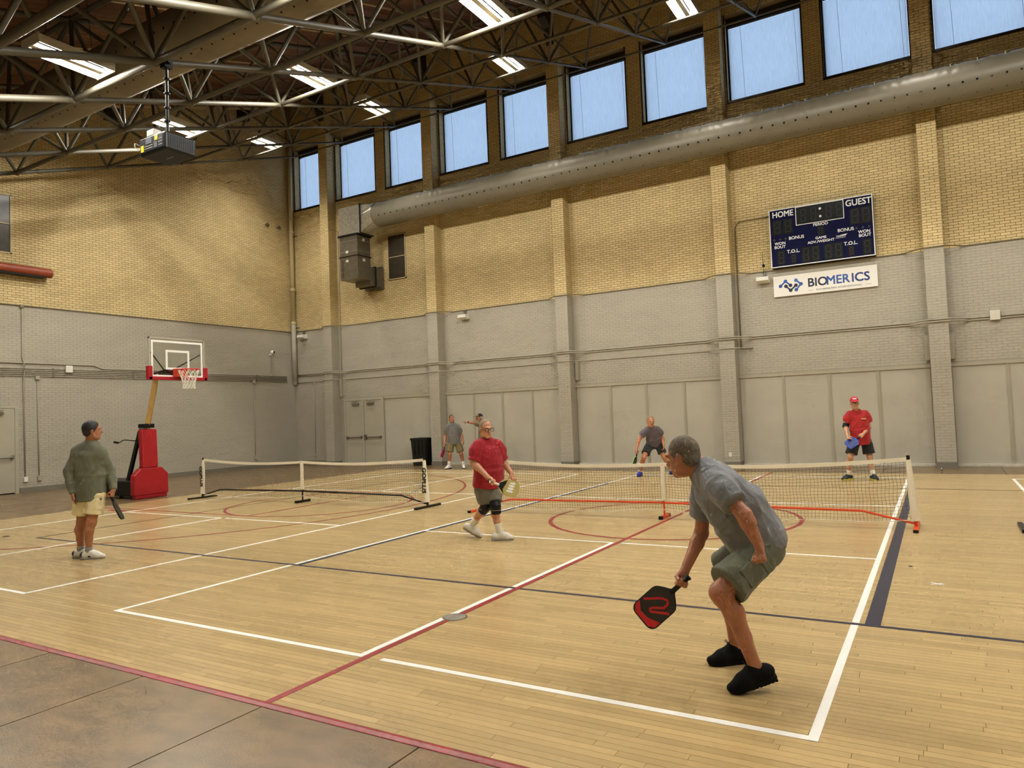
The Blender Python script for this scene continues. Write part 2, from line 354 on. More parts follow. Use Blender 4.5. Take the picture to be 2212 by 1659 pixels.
# volleyball (navy / brown), basketball (red)
line('navy_line', (-8.70,2.12), (8.9,2.12), .05, m_navy); line('brown_line', (-8.70,11.33), (8.9,11.33), .045, m_thin); line('brown_line', (-8.68,2.12), (-8.68,11.33), .04, m_thin)
line('navy_line', (3.145,2.14), (3.145,11.32), .105, m_navy); line('navy_line', (-2.875,2.14), (-2.875,11.32), .07, m_navy)
line('red_line', (.105,-.85), (.105,14.36), .055, m_red)
arc('red_circle', (.1,6.75), 1.83, 0, 360, .06, m_red, 96)
arc('red_three_point_arc', (-11.4,6.75), 6.37, -70, 70, .05, m_red, 96)
line('red_lane_line', (-12.0,4.92), (-7.2,4.92), .05, m_red); line('red_lane_line', (-12.0,8.58), (-7.2,8.58), .05, m_red); line('red_lane_line', (-7.2,4.92), (-7.2,8.58), .05, m_red)
arc('red_lane_circle', (-7.2,6.75), 1.83, 0, 360, .05, m_red, 80); arc('grey_arc', (-11.4,6.75), 5.3, 10, 60, .06, m_gline, 60)
line('red_lane_mark', (-11.2,4.7), (-10.6,4.7), .14, m_red)
def court(x0, x1, gaps):
    w = .051; xc = (x0+x1)/2
    line('white_baseline', (x0,w/2), (xc-.02,w/2), w, m_white); line('white_baseline', (xc+.19,w/2), (x1,w/2), w, m_white) 
    line('white_baseline', (x0,13.41-w/2), (x1,13.41-w/2), w, m_white)
    for x in (x0+w/2, x1-w/2):
        line('white_sideline', (x,0), (x,2.09), w, m_white); line('white_sideline', (x,2.15), (x,11.30), w, m_white); line('white_sideline', (x,11.36), (x,13.41), w, m_white)
    for y in (4.60,8.815):
        line('white_kitchen_line', (x0+w,y), (xc-.01,y), w*.9, m_white); line('white_kitchen_line', (xc+.12,y), (x1-w,y), w*.9, m_white)
    for y0,y1 in ((0,2.09),(2.15,4.60),(8.815,13.41)): line('white_centre_line', (xc,y0), (xc,y1), w, m_white)
court(-2.965, 3.055, 0); court(-10.42, -4.57, 0); court(4.82, 10.8, 0)
for s in (-1,1): line('tape_cross', (3.56-.05,3.656-.035*s), (3.56+.05,3.656+.035*s), .014, m_white)
cv = thing('floor_socket_cover', (.11,1.08,0), 'round grey floor socket cover plate on the red centre line', 'floor plate')
MB().lathe([(.105,.0013),(.105,.003),(.1,.004),(.001,.004)], (.11,1.08,0), 40).build('ring', m_chrome, cv)
MB().lathe([(.094,.004),(.094,.005),(.09,.0055),(.001,.0055)], (.11,1.08,0), 40).build('lid', M('grey_cover_plate', (128,122,108), .5, var=.1, vs=20), cv)
# ------------------------------------------------------------------ roof deck and space frame
ceil = thing('ceiling', (0,0,10), kind='structure')
slant = lambda x0, x1, t: [(x0,YF,zd(YF)+t),(x1,YF,zd(YF)+t),(x1,YB+.3,zd(YB+.3)+t),(x0,YB+.3,zd(YB+.3)+t)]
x = XL
while x < 9.0:
    w = .152; q = slant(x+.003, x+w-.003, random.random()*.004)
    MB().prism(q, (0,0,.05)).build('plank', m_deck, ceil, attr=random.random()); x += w
MB().prism(slant(x, XR, 0), (0,0,.05)).build('deck_sheet', m_deck, ceil, attr=.5)
MB().prism(slant(XL, XR, .06), (0,0,.06)).build('roof_sheet', m_dark, ceil)
GX = [-17.5+2.5*k for k in range(11)]; GY = [-1.488+2.484*k for k in range(8)]
frame = thing('space_frame', (-7.5,6,8), 'welded taupe tube space frame hanging under the sloping roof', 'roof frame')
def unit_cyl(n=10):
    mb = MB().tube([(0,0,0),(0,0,1)], 1.0, n, cap=False); me = bpy.data.meshes.new('tube'); me.from_pydata(mb.v, [], mb.f); me.polygons.foreach_set('use_smooth', [True]*len(me.polygons)); me.materials.append(m_steel); return me
UC = unit_cyl()
def member(name, a, b, r):
    a, b = Vector(a), Vector(b); o = bpy.data.objects.new(name, UC); COL.objects.link(o); o.parent = frame
    o.location = a-frame.location; o.rotation_mode = 'QUATERNION'; o.rotation_quaternion = Vector((0,0,1)).rotation_difference((b-a).normalized()); o.scale = (r,r,(b-a).length)
nb_ = MB().ball((0,0,0), 1.0, 12, 8); NBm = bpy.data.meshes.new('node'); NBm.from_pydata(nb_.v, [], nb_.f); NBm.polygons.foreach_set('use_smooth', [True]*len(NBm.polygons)); NBm.materials.append(m_steel)
def node(p, r):
    o = bpy.data.objects.new('node', NBm); COL.objects.link(o); o.parent = frame; o.location = Vector(p)-frame.location; o.scale = (r,r,r)
bn = lambda i,j: (GX[i], GY[j], zb(GY[j]))
tn = lambda i,j: ((GX[i]+GX[i+1])/2, (GY[j]+GY[j+1])/2-.61, zb((GY[j]+GY[j+1])/2)+1.81)
rad = lambda j: .074-.0062*j
for i in range(11):
    for j in range(8):
        node(bn(i,j), rad(j)*1.45)
        if i < 10: member('lower_chord', bn(i,j), bn(i+1,j), rad(j) if j < 7 else .028)
        if j < 7: member('lower_chord', bn(i,j), bn(i,j+1), rad(j+.5))
for i in range(10):
    for j in range(7):
        node(tn(i,j), .085)
        if i < 9: member('upper_chord', tn(i,j), tn(i+1,j), .06)
        if j < 6: member('upper_chord', tn(i,j), tn(i,j+1), .06)
        for di in (0,1):
            for dj in (0,1): member('web', bn(i+di,j+dj), tn(i,j), .048-.0022*j)
# brackets carrying the frame at the walls, sprinkler pipes below the deck
for k,(l,r) in enumerate(PIL):
    c = (l+r)/2; z = zt(YB-.6)
    MB().prism([(c-.13,YB-PD,z-.9),(c-.13,YB-PD,z+.2),(c-.13,YB-1.0,z-.05),(c-.13,YB-.95,z-.25),(c-.13,YB-.62,z-.45)], (.26,0,0)).build('wall_bracket', m_dark, wall_back)
for y in (3.9,8.95,13.95):
    BOX('wall_bracket', (XL,y-.17,zt(y)-.42), (XL+.3,y+.17,zt(y)-.03), m_dark, wall_left)
for n,x in enumerate((-16.6,-13.3,-10.3,-8.2,-5.6,-2.9,-.2,2.5)):
    sp = thing('sprinkler_pipe', (x,3,zd(3)-.15), f'cream sprinkler pipe under the roof deck, {("first","second","third","fourth","fifth","sixth","seventh","eighth")[n]} from the side wall', 'pipe', 'sprinkler pipes under the roof')
    MB().tube([(x,-4,zd(-4)-.12),(x,YB-.3,zd(YB-.3)-.12)], .032, 8).build('pipe', m_cream, sp, smooth=True)
    for y in np.arange(-1,16,3.1): MB().tube([(x,y,zd(y)-.12),(x,y,zd(y)-.36)], .012, 6).build('drop', m_cream, sp)
tag(MB().tube([(XL+.40,3,zt(3)+.0),(XL+.40,YB-.9,zt(YB-.9))], .07, 10).build('ledger_pipe', m_cream, None, smooth=True), 'thick cream pipe following the roof slope along the side wall', 'pipe')
# ------------------------------------------------------------------ windows
for n,(a,b) in enumerate(WIN):
    w = thing(f'window_{n+1}', ((a+b)/2,YB,WZ0), kind='structure'); y = YB+.30
    for nm,p0,p1 in (('sill_frame',(a,YB-.03,WZ0-.02),(b,y+.1,WZ0+.05)),('head_frame',(a,y,WZ1-.08),(b,y+.08,WZ1)),('edge_trim',(a,YB-.012,WZ0+.05),(a+.035,YB+.02,WZ1)),('edge_trim',(b-.035,YB-.012,WZ0+.05),(b,YB+.02,WZ1)),('side_frame',(a,y,WZ0+.05),(a+.05,y+.1,WZ1-.08)),('side_frame',(b-.05,y,WZ0+.05),(b,y+.1,WZ1-.08))): BOX(nm, p0, p1, m_frame, w)
    pieces(lay((a,YB+.02,WZ0+.05),(0,1,0),(0,0,1),(1,0,0),(0,.28,0,WZ1-WZ0-.05), bl=.14), 'brick', m_brick, w, stuff_name='jamb_brickwork')
    BOX('pane', (a+.05,y+.05,WZ0+.05), (b-.05,y+.058,WZ1-.08), m_glass, w)
    BOX('shade', (a+.06,y-.01,WZ0+.06), (b-.06,y-.008,WZ1-.30), m_shade, w)
    MB().tube([(a+.06,y-.02,WZ1-.24),(b-.06,y-.02,WZ1-.24)], .05, 10).build('shade_roller', m_dark, w); BOX('shade_box', (a+.05,y-.08,WZ1-.22), (b-.05,y+.03,WZ1-.04), m_dark, w)
    for cxx in (a+.40, b-.22): MB().tube([(cxx,y-.05,WZ1-.3),(cxx+.05,y-.06,WZ0+.07)], .004, 5).build('pull_cord', m_base, w)
tag(MB().tube([(XL+.02,YB-.6,WZ0-.4),(XL+.5,YB-.04,WZ0-.36)], .01, 6).build('tie_rod', m_cream), 'thin cream tie rod crossing the wall corner below the first window', 'rod')
# ------------------------------------------------------------------ high bay lights
m_tubeon = M('glowing_tube', (255,250,238), .5, emis=(1.0,.93,.80), estr=22); m_tubeon.cycles.emission_sampling = 'NONE'
def tube_mat(nm, watts):
    m = M(nm, (255,250,238), .5, emis=LAMP_COL, estr=40); m.cycles.emission_sampling = 'NONE'; return m
TM = {}
m_tray = M('white_reflector_tray', (206,200,184), .35)
def light_fixture(x, y, lab, power=1.0, spread=180):
    z = zb(y)+.42; f = thing('high_bay_light', (x,y,z), lab, 'ceiling light', 'fluorescent high bay lights')
    tm = m_tubeon if spread < 180 else TM.setdefault(power, None) or tube_mat('lit_tube_%g' % power, LAMP_W*power*.45)
    if spread >= 180: TM[power] = tm
    for s in (-1,1):
        X0, X1 = (x+s*.26, x+s*.06); X0, X1 = min(X0,X1), max(X0,X1); mb = MB()
        mb.box((X0,y-.61,z+.03),(X1,y+.61,z+.04)); XO, XI = (X0-.008,X1) if s < 0 else (X1,X0-.008)
        mb.box((XO,y-.61,z-.10),(XO+.008,y+.61,z+.04)); mb.box((XI,y-.61,z-.03),(XI+.008,y+.61,z+.04))
        mb.build('reflector', m_tray, f)
        for k in range(3):
            xx = X0+.035+.065*k; MB().tube([(xx,y-.585,z-.006),(xx,y+.585,z-.006)], .014, 6, cap=False).build('lamp_tube', tm, f)
    BOX('spine', (x-.05,y-.60,z-.101), (x+.06,y+.55,z+.09), m_tray, f)
    for e in (-.5,.5): BOX('end_plate', (x-.27,y+e*1.24-.008,z-.11), (x+.27,y+e*1.24+.008,z+.06), m_tray, f)
    for e in (-.4,.4): MB().tube([(x,y+e,z+.09),(x,y+e*.6,zt(y)+.1)], .005, 5).build('hanger_wire', m_dark, f)
    if spread < 180:
        ld = bpy.data.lights.new('high_bay_lamp', 'AREA'); ld.shape = 'RECTANGLE'; ld.size = .5; ld.size_y = 1.15; ld.spread = math.radians(spread)
    else:
        ld = bpy.data.lights.new('high_bay_lamp', 'POINT'); ld.shadow_soft_size = .025
    offs = (0,) if spread < 180 else (-.47,-.05,.42)
    ld.energy = LAMP_W*power*(1 if spread < 180 else 1.1)/len(offs); ld.color = LAMP_COL
    for oy in offs:
        lo = bpy.data.objects.new('lamp_light', ld); COL.objects.link(lo); lo.parent = f; lo.location = (0,0,-.022) if spread < 180 else (.155 if oy == -.05 else -.155,oy,-.075)
rows = [(13.35,(-16.25,-11.25,-6.25,-1.25,3.75,8.75),0.13,70,'row nearest the windows'),(8.25,(-13.75,-8.75,-3.75,1.25,6.25,11.25),1.25,180,'second row from the windows'),(2.75,(-13.75,-8.75,-3.75,1.25,6.25,11.25),0.9,180,'third row from the windows'),(-2.6,(-11.25,-6.25,-1.25,3.75,8.75),0.15,180,'row nearest the camera')]
ORD = ('first','second','third','fourth','fifth','sixth','seventh')
for y,xs,pw,spd,t in rows:
    for k,x in enumerate(xs): light_fixture(x, y, f'fluorescent high bay light, {ORD[k]} from the side wall, {t}', pw*(2.3 if x == -16.25 else 1), spd+(50 if x == -16.25 else 0))
# ------------------------------------------------------------------ ducts
def duct(name, x0, x1, y, z, r, mat, lab, ang, pitch, clips, wr):
    d = thing(name, ((x0+x1)/2,y,z-r), lab, 'air duct'); n = 40; xs = np.arange(x0, x1+.001, .05 if wr else .4); V = []
    ph_ = rng.random(12)*6.28
    for xv in xs:
        for k in range(n):
            t = 2*math.pi*k/n; rr = r
            if wr:
                u = ((xv-x0)/clips)%1.0; u = min(u,1-u)*clips; top = max(0, math.sin(t))
                rr += -.032*math.exp(-(u/.05)**2)*top**2-.006*math.exp(-(u/.03)**2)+.013*top*math.sin(xv*31+3*math.sin(t*3)+ph_[0])*math.sin(xv*3.1+ph_[1])+.006*math.sin(xv*57+t*4+ph_[2])*math.sin(xv*1.7+ph_[3]+t)
            V.append((xv, y-rr*math.cos(t), z+rr*math.sin(t)))
    m = len(xs); Fc = [(i*n+k,(i+1)*n+k,(i+1)*n+(k+1)%n,i*n+(k+1)%n) for i in range(m-1) for k in range(n)]+[tuple(range(n)),tuple((m-1)*n+k for k in range(n-1,-1,-1))]
    mesh_obj('sleeve', V, Fc, mat, d, smooth=True)
    hm = bpy.data.meshes.new('vent_hole'); q = MB().lathe([(1,-.2),(1,.25),(.001,.3)], (0,0,0), 12); hm.from_pydata(q.v, [], q.f); hm.materials.append(m_hole)
    for a,hr in ang:
        t = math.radians(a); nrm = Vector((0,-math.cos(t),math.sin(t)))
        for xv in np.arange(x0+.35, x1-.1, pitch):
            o = bpy.data.objects.new('vent_hole', hm); COL.objects.link(o); o.parent = d; o.location = Vector((xv,y,z))+nrm*(r-.002)-d.location
            o.rotation_mode = 'QUATERNION'; o.rotation_quaternion = Vector((0,0,1)).rotation_difference(nrm); o.scale = (hr,hr,.012)
    return d
YD, ZD, RD = 15.30, 8.79, .42
dw = duct('fabric_duct', -12.85, 9.0, YD, ZD, RD, m_duct, 'long taupe fabric duct with a row of holes below the windows', [(-20,.026),(-62,.012)], .27, .52, True)
MB().tube([(-12.9,YD,ZD+RD+.05),(9,YD,ZD+RD+.05)], .006, 6).build('support_cable', m_chrome, dw)
for xv in np.arange(-12.85, 9, .52): BOX('clip', (xv-.012,YD-.012,ZD+RD-.03), (xv+.012,YD+.012,ZD+RD+.06), m_offw, dw)
duct('perforated_duct', -17.2, 4.0, 4.62, 9.03, .53, m_duct2, 'broad beige duct with small holes running inside the roof frame', [(-8,.03),(-70,.02)], .30, 1, False)
rs = thing('duct_riser', (-13.97,15.28,6.3), 'galvanized rectangular duct riser on the brick wall feeding the fabric duct', 'air duct')
x0,x1,y0,y1 = -14.39,-13.55,14.95,15.61
BOX('elbow_box', (x0+.02,y0-.01,8.20), (x1+.16,y1,9.19), m_galv, rs); BOX('flange', (x0-.04,y0-.05,8.15), (x1+.06,y1+.04,8.21), m_blackm, rs); BOX('upper_section', (x0,y0,7.44), (x1,y1,8.15), m_galvd, rs)
BOX('flange', (x0-.02,y0-.02,7.42), (x1+.03,y1+.02,7.45), m_blackm, rs); BOX('lower_section', (x0,y0,6.62), (x1,y1,7.42), m_galvd, rs)
BOX('wall_run', (x0+.1,y1,6.45), (x1-.02,YB,7.12), m_galvd, rs); BOX('wall_flange', (x0+.05,YB-.12,6.38), (x1+.04,YB-.02,7.2), m_galvd, rs); BOX('flange', (x0+.06,15.85,6.41), (x1+.02,15.89,7.16), m_blackm, rs)
BOX('end_flange', (x1+.15,y0-.03,8.18), (x1+.185,y1+.03,9.22), m_blackm, rs)
n = 24; V = []; sq = []
for k in range(n):
    t = 2*math.pi*k/n; c, s = math.cos(t), math.sin(t); q = max(abs(c),abs(s)); sq.append((x1+.185, YD-.02-.32*c/q, 8.695+.49*s/q)); 
V = sq+[(-12.84, YD-RD*math.cos(2*math.pi*k/n), ZD+RD*math.sin(2*math.pi*k/n)) for k in range(n)]
mesh_obj('transition', V, [(k,n+k,n+(k+1)%n,(k+1)%n) for k in range(n)], m_galv, rs)
for c in ((x0+.35,y0-.004,7.60),(x0+.35,y0-.004,7.28)): BOX('label_sticker', (c[0]-.06,c[1]-.002,c[2]-.04), (c[0]+.06,c[1]+.006,c[2]+.04), m_whitep, rs)
for zz in (8.02,7.30,8.85): BOX('label_sticker', (x1-.004+(.16 if zz > 8.2 else 0),y0+.26,zz-.05), (x1+.006+(.19 if zz > 8.2 else 0),y0+.38,zz+.05), m_whitep, rs)
for zz in (7.6,7.98): 
    BOX('seam', (x0-.003,y0-.004,zz), (x1+.004,y1,zz+.012), m_galv, rs)
text('stencil', 'CSD 603 2H2A', .10, m_black, rs, (x0+.14,y0-.004,7.0), (0,0,1), (-1,0,0), .001)
# dark obscure panes set in the brick
def louver(name, o, U, w, h, lab):
    t = thing(name, o, lab, 'window'); o = Vector(o); U = Vector(U); Nn = U.cross(Vector((0,0,1))); 
    mb = MB(); fr = .035
    def bb(u0,u1,z0,z1,d0,d1): mb.obox(o+U*((u0+u1)/2)+Vector((0,0,(z0+z1)/2))+Nn*((d0+d1)/2), U*((u1-u0)/2), Nn*((d1-d0)/2), (0,0,(z1-z0)/2))
    bb(0,fr,0,h,-.01,.03); bb(w-fr,w,0,h,-.01,.03); bb(0,w,0,fr,-.01,.03); bb(0,w,h-fr,h,-.01,.03); bb(0,w,h/2-.012,h/2+.012,-.01,.03); mb.build('frame', m_creamp, t)
    for a,b in ((fr,h/2-.012),(h/2+.012,h-fr)): mb = MB(); bb(fr,w-fr,a,b,-.005,.008); mb.build('pane', m_louv, t)
louver('obscure_window', (louv[0],YB,louv[2]), (1,0,0), louv[1]-louv[0], louv[3]-louv[2], 'dark two-pane obscure window in the brick beside the duct riser')
louver('obscure_window', (XL,lh[0],lh[2]), (0,1,0), lh[1]-lh[0], lh[3]-lh[2], 'dark two-pane obscure window high in the side wall at the left edge')
# rust coloured roller case on brackets at the side wall
ro = thing('screen_roller', (XL+.25,5,6.05), 'rust brown roller screen case hung on the side wall brick', 'screen case')
MB().tube([(XL+.22,2.2,6.18),(XL+.22,7.05,6.18),(XL+.22,7.08,6.18)], [.135,.135,.12], 24).build('case', m_rust, ro, smooth=False); BOX('slot', (XL+.1,2.2,6.03), (XL+.3,6.9,6.075), m_black, ro)
for y in (3,6.8): BOX('bracket', (XL+.005,y-.03,6.15), (XL+.15,y+.03,6.3), m_dark, ro)
# ------------------------------------------------------------------ conduits and wall hardware
def round_path(pts, r=.1):
    P = [Vector(q) for q in pts]; out = [P[0]]
    for i in range(1,len(P)-1):
        a, b, c = P[i-1], P[i], P[i+1]; d0 = (a-b); d1 = (c-b); rr = min(r, d0.length*.45, d1.length*.45)
        s, e = b+d0.normalized()*rr, b+d1.normalized()*rr
        for k in range(5):
            t = k/4; out.append(s*(1-t)**2+b*2*t*(1-t)+e*t**2)
    return out+[P[-1]]
def conduit(path, r, mat, lab, rr=.1, name='conduit', group=None):
    return tag(MB().tube(round_path(path, rr), r, 8).build(name, mat, None, smooth=True), lab, 'conduit', group)
def back_run(x0, x1, z, off=0):
    P = [(x0,YB-.025,z)]
    for l,r in PIL:
        if x0 < l and r < x1: P += [(l-.42,YB-.025,z),(l-.02,YB-PD-.03-off,z+.0),(r+.02,YB-PD-.03-off,z),(r+.42,YB-.025,z)]
    return P+[(x1,YB-.025,z)]
conduit(back_run(XL+.1,8,ZP+.01), .015, m_condy, 'single galvanized conduit along the top of the grey paint under the windows', .05)
conduit(back_run(XL+.1,8,3.505), .019, m_cond, 'upper of the two painted conduits running along the long grey wall', .05)
conduit(back_run(XL+.1,8,3.452), .019, m_cond, 'lower of the two painted conduits running along the long grey wall', .05)
conduit(back_run(XL+.1,-.92,3.2), .013, m_cond, 'thin painted conduit above the double door bay on the long grey wall', .05)
conduit([(.03,YB-.03,6.70),(-.80,YB-.03,6.70),(-.90,YB-.03,6.55),(-.90,YB-.03,3.2)], .016, m_condy, 'conduit bending down from the scoreboard beside the brick pilaster', .15)
conduit([(-15.72,YB-.03,8.9),(-15.72,YB-.03,2.95)], .014, m_cond, 'straight conduit dropping beside the pilaster near the duct riser', .05)
BOX_=lambda nm,a,b,m,lab,cat,grp=None,bev=.006: tag(BOX(nm,a,b,m,None,bevel=bev),lab,cat,grp)
BOX_('cable_duct', (-15.80,YB-.09,2.55),(-15.70,YB-.0,3.2), m_cond, 'short painted cable duct above the double door', 'cable duct')
BOX_('cable_duct', (-6.02+.1,YB-.10,2.62),(-5.81,YB,3.2), m_cond, 'short painted cable duct right of the middle pilaster', 'cable duct')
BOX_('cable_duct', (PIL[4][0]-.10,YB-.16,2.56),(PIL[4][0],YB-.03,3.17), m_cond, 'grey cable duct on the near side of the pilaster right of the sign', 'cable duct')
BOX_('cable_duct', (PIL[4][1],YB-.16,2.56),(PIL[4][1]+.10,YB-.03,3.17), m_cond, 'grey cable duct on the far side of the pilaster right of the sign', 'cable duct')
BOX_('junction_box', (4.80,YB-.10,3.41),(5.0,YB-.0,3.64), m_offw, 'square junction box on the conduits at the right edge', 'junction box')
for i in range(5):
    z = 3.245+.052*i
    conduit([(XL+.03,3,z),(XL+.03,YB-.45,z)], 0.0135, m_cond, f'horizontal conduit on the side wall rack, {("lowest","second lowest","middle","second highest","highest")[i]} of five', .05, group='conduits on the side wall rack')
for y in (5,7.2,9.6,12,14.4): BOX_('conduit_strap', (XL,y-.015,3.22),(XL+.05,y+.015,3.48), m_condy, f'vertical strap holding the conduit rack, {ORD[round((y-5)/2.4)]} from the door', 'strap', 'straps on the conduit rack', 0)
conduit([(XL+.03,3,3.605),(XL+.03,8.35,3.605),(XL+.03,8.62,3.505),(XL+.03,10.4,3.505)], .02, m_cond, 'thicker conduit above the rack stepping down behind the hoop', .06)
conduit([(XL+.03,3,ZP-.01),(XL+.03,YB-.1,ZP-.01)], .016, m_condy, 'conduit along the top of the grey paint on the side wall', .05)
conduit([(XL+.03,6.39,ZP-.05),(XL+.03,6.39,3.75),(XL+.075,6.41,3.62),(XL+.075,6.41,3.3),(XL+.03,6.41,3.1),(XL+.03,6.43,.42)], .017, m_cond, 'tall conduit falling the whole grey wall beside the left door', .06)
conduit([(XL+.03,6.77,3.17),(XL+.03,6.79,.42)], .013, m_cond, 'shorter conduit second from the left door on the side wall', .06)
conduit([(XL+.03,14.25,3.2),(XL+.03,14.25,.45)], .012, m_cond, 'lone vertical conduit on the side wall behind the far net', .06)
conduit([(-17.2,YB-.03,3.2),(-17.2,YB-.03,.42)], .012, m_cond, 'vertical conduit on the long wall next to the corner', .06)
conduit([(XL+.03,15.08,3.5),(XL+.03,15.08,4.22)], .009, m_cond, 'thin riser conduit below the round camera', .06)
def hw(nm, c, s, m, lab, cat, grp=None): return BOX_(nm, (c[0]-s[0],c[1]-s[1],c[2]-s[2]), (c[0]+s[0],c[1]+s[1],c[2]+s[2]), m, lab, cat, grp, .008)
hw('outlet_box', (XL+.03,6.44,.36), (.03,.05,.07), m_whitep, 'white outlet at the foot of the tall conduit near the left door', 'outlet')
hw('outlet_box', (XL+.03,6.80,.36), (.03,.05,.07), m_cond, 'grey round outlet box at the foot of the shorter conduit', 'outlet')
hw('outlet_box', (XL+.03,14.25,.40), (.03,.05,.07), m_cond, 'grey outlet box low on the side wall behind the far net', 'outlet')
hw('outlet_box', (-17.2,YB-.03,.37), (.05,.03,.07), m_cond, 'grey outlet box low on the long wall beside the corner', 'outlet')
hw('wall_plate', (XL+.008,7.55,.29), (.008,.05,.075), m_whitep, 'small white wall plate low behind the man in the green shirt', 'wall plate')
hw('wall_plate', (PIL[3][0]+.16,YB-PD-.012,.33), (.04,.008,.06), m_whitep, 'white outlet plate on the pilaster behind the crouching player', 'wall plate')
hw('junction_box', (XL+.035,6.38,5.19), (.035,.05,.05), m_condy, 'small junction box where the tall conduit leaves the paint line', 'junction box')
hw('junction_box', (XL+.035,6.77,3.20), (.035,.06,.06), m_cond, 'junction box on top of the shorter conduit', 'junction box')
hw('junction_box', (XL+.035,14.25,3.22), (.035,.05,.06), m_cond, 'junction box on top of the lone vertical conduit', 'junction box')
hw('junction_box', (XL+.035,15.09,3.50), (.035,.05,.05), m_cond, 'small box feeding the camera riser', 'junction box')
ap = thing('wireless_access_point', (XL+.05,7.61,3.38), 'white square wireless access point on the conduit rack', 'access point')
MB().box((XL+.06,7.51,3.36),(XL+.11,7.71,3.57)).build('housing', m_whitep, ap, bevel=.02); BOX('mount', (XL,7.57,3.42), (XL+.06,7.65,3.5), m_offw, ap)
sc_ = thing('security_camera', (XL+.05,15.06,4.3), 'white ball security camera with black lens on the side wall', 'camera')
MB().ball((XL+.13,15.06,4.36), .075, 14, 10).build('housing', m_whitep, sc_, smooth=True); MB().ball((XL+.18,15.09,4.36), .048, 12, 8).build('lens', m_black, sc_, smooth=True); BOX('mount', (XL,15.02,4.25), (XL+.1,15.10,4.31), m_whitep, sc_)
for k,(x,lab) in enumerate(((-17.67,'white emergency light box under the paint line at the room corner'),(-9.98,'white emergency light box between the second and third pilasters'),(-.21,'white emergency light box left of the sponsor sign'))):
    e = thing('emergency_light', (x,YB-.15,4.9), lab, 'light box', 'emergency light boxes')
    MB().prism([(x-.16,YB,4.94),(x-.16,YB-.10,4.90),(x-.16,YB-.26,4.96),(x-.16,YB-.26,5.06),(x-.16,YB,5.10)], (.32,0,0)).build('housing', m_whitep, e, bevel=.006)
    BOX('mount', (x-.03,YB-.08,5.10), (x+.05,YB,5.20), m_chrome, e); 
an = thing('antenna', (-.19,YB-.12,5.1), 'black whip antenna standing beside the scoreboard', 'antenna')
MB().tube([(-.19,YB-.12,5.40),(-.20,YB-.12,5.78)], [.008,.003], 6).build('whip', m_black, an); MB().ball((-.185,YB-.12,5.38), (.035,.03,.045), 10, 8).build('base', m_black, an); MB().tube(round_path([(-.185,YB-.12,5.35),(-.20,YB-.1,5.2),(-.22,YB-.06,5.10)]), .006, 6).build('cable', m_black, an)
# big corner pipe
cp = thing('corner_pipe', (XL+.16,YB-.16,3.1), 'thick vertical pipe in the room corner, cream above and grey below', 'pipe')
c = (XL+.16,YB-.16)
MB().tube([c+(ZP+.3,),c+(zd(YB)-.2,)], .085, 14).build('upper_pipe', m_creamp, cp, smooth=True); MB().tube([c+(3.25,),c+(ZP+.3,)], .095, 14).build('lower_pipe', m_cond, cp, smooth=True); MB().tube([c+(3.25,),c+(3.12,)], [.1,.05], 14).build('end_cone', m_cond, cp)
for z in (ZP+.35,6.9,9.2): MB().tube([c+(z-.05,),c+(z+.05,)], .105, 14).build('coupling', m_creamp, cp)
for z in (5.35,9.0): MB().tube([c+(z,),(c[0]+.28,c[1]+.05,z+.02)], .015, 6).build('standoff', m_dark, cp)
for y,lab in ((15.05,'left of the two small bird nests of debris on the side wall'),(15.62,'right of the two small bird nests of debris on the side wall')):
    tag(MB().ball((XL+.03,y,9.33), (.04,.11,.06), 8, 6).build('wall_anchor', m_galvd), lab.replace('bird nests of debris','grey metal anchors'), 'anchor', 'anchors on the side wall')
# ------------------------------------------------------------------ doors
def leaf(parent, o, U, w, h, hinge, bar=True, trim=False):
    o = Vector(o); U = Vector(U); Nn = U.cross(Vector((0,0,1)))
    lf = MB().obox(o+U*(w/2)+Vector((0,0,h/2+.005))+Nn*.0, U*(w/2-.006), Nn*.022, (0,0,h/2-.008)).build('leaf', m_doorp, parent)
    if bar:
        MB().tube([o+U*.06+Nn*.09+Vector((0,0,1.0)), o+U*(w-.06)+Nn*.09+Vector((0,0,1.0))], .022, 8).build('push_bar', m_chrome, lf)
        for u in (.08,w-.08): MB().obox(o+U*u+Nn*.055+Vector((0,0,1.0)), U*.03, Nn*.04, (0,0,.045)).build('bar_mount', m_chrome, lf)
    MB().obox(o+U*(w*.5+.1*hinge)+Nn*.06+Vector((0,0,h-.13)), U*.16, Nn*.035, (0,0,.035)).build('closer', m_chrome, lf); MB().obox(o+U*(w*.5+.05*hinge)+Nn*.075+Vector((0,0,h-.05)), U*.2, Nn*.012, (0,0,.008)).build('closer_arm', m_chrome, lf)
d2 = thing('door_2', (-14.66,YB,0), kind='structure')
for a,b in (((-15.62,YB-.07,0),(-15.54,YB,2.46)),((-13.76,YB-.07,0),(-13.68,YB,2.46)),((-15.54,YB-.07,2.37),(-13.76,YB,2.46))): BOX('frame', a, b, m_doorp, d2)
BOX('door_recess', (-15.54,YB-.001,0), (-13.76,YB+.02,2.37), m_dark, d2)
BOX('center_post', (-14.70,YB-.10,0), (-14.63,YB,2.37), m_doorp, d2, bevel=.008); BOX('latch_case', (-14.62,YB-.13,.93), (-14.52,YB-.05,1.1), m_chrome, d2, bevel=.01)
leaf(d2, (-15.54,YB-.035,0), (1,0,0), .84, 2.365, 1); leaf(d2, (-14.63,YB-.035,0), (1,0,0), .87, 2.365, -1)
d1 = thing('door_1', (XL,5.65,0), kind='structure')
for a,b in (((XL,6.17,0),(XL+.06,6.265,2.42)),((XL,5.05,2.34),(XL+.06,6.17,2.42)),((XL,4.97,0),(XL+.06,5.06,2.42))): BOX('frame', a, b, m_doorp, d1)
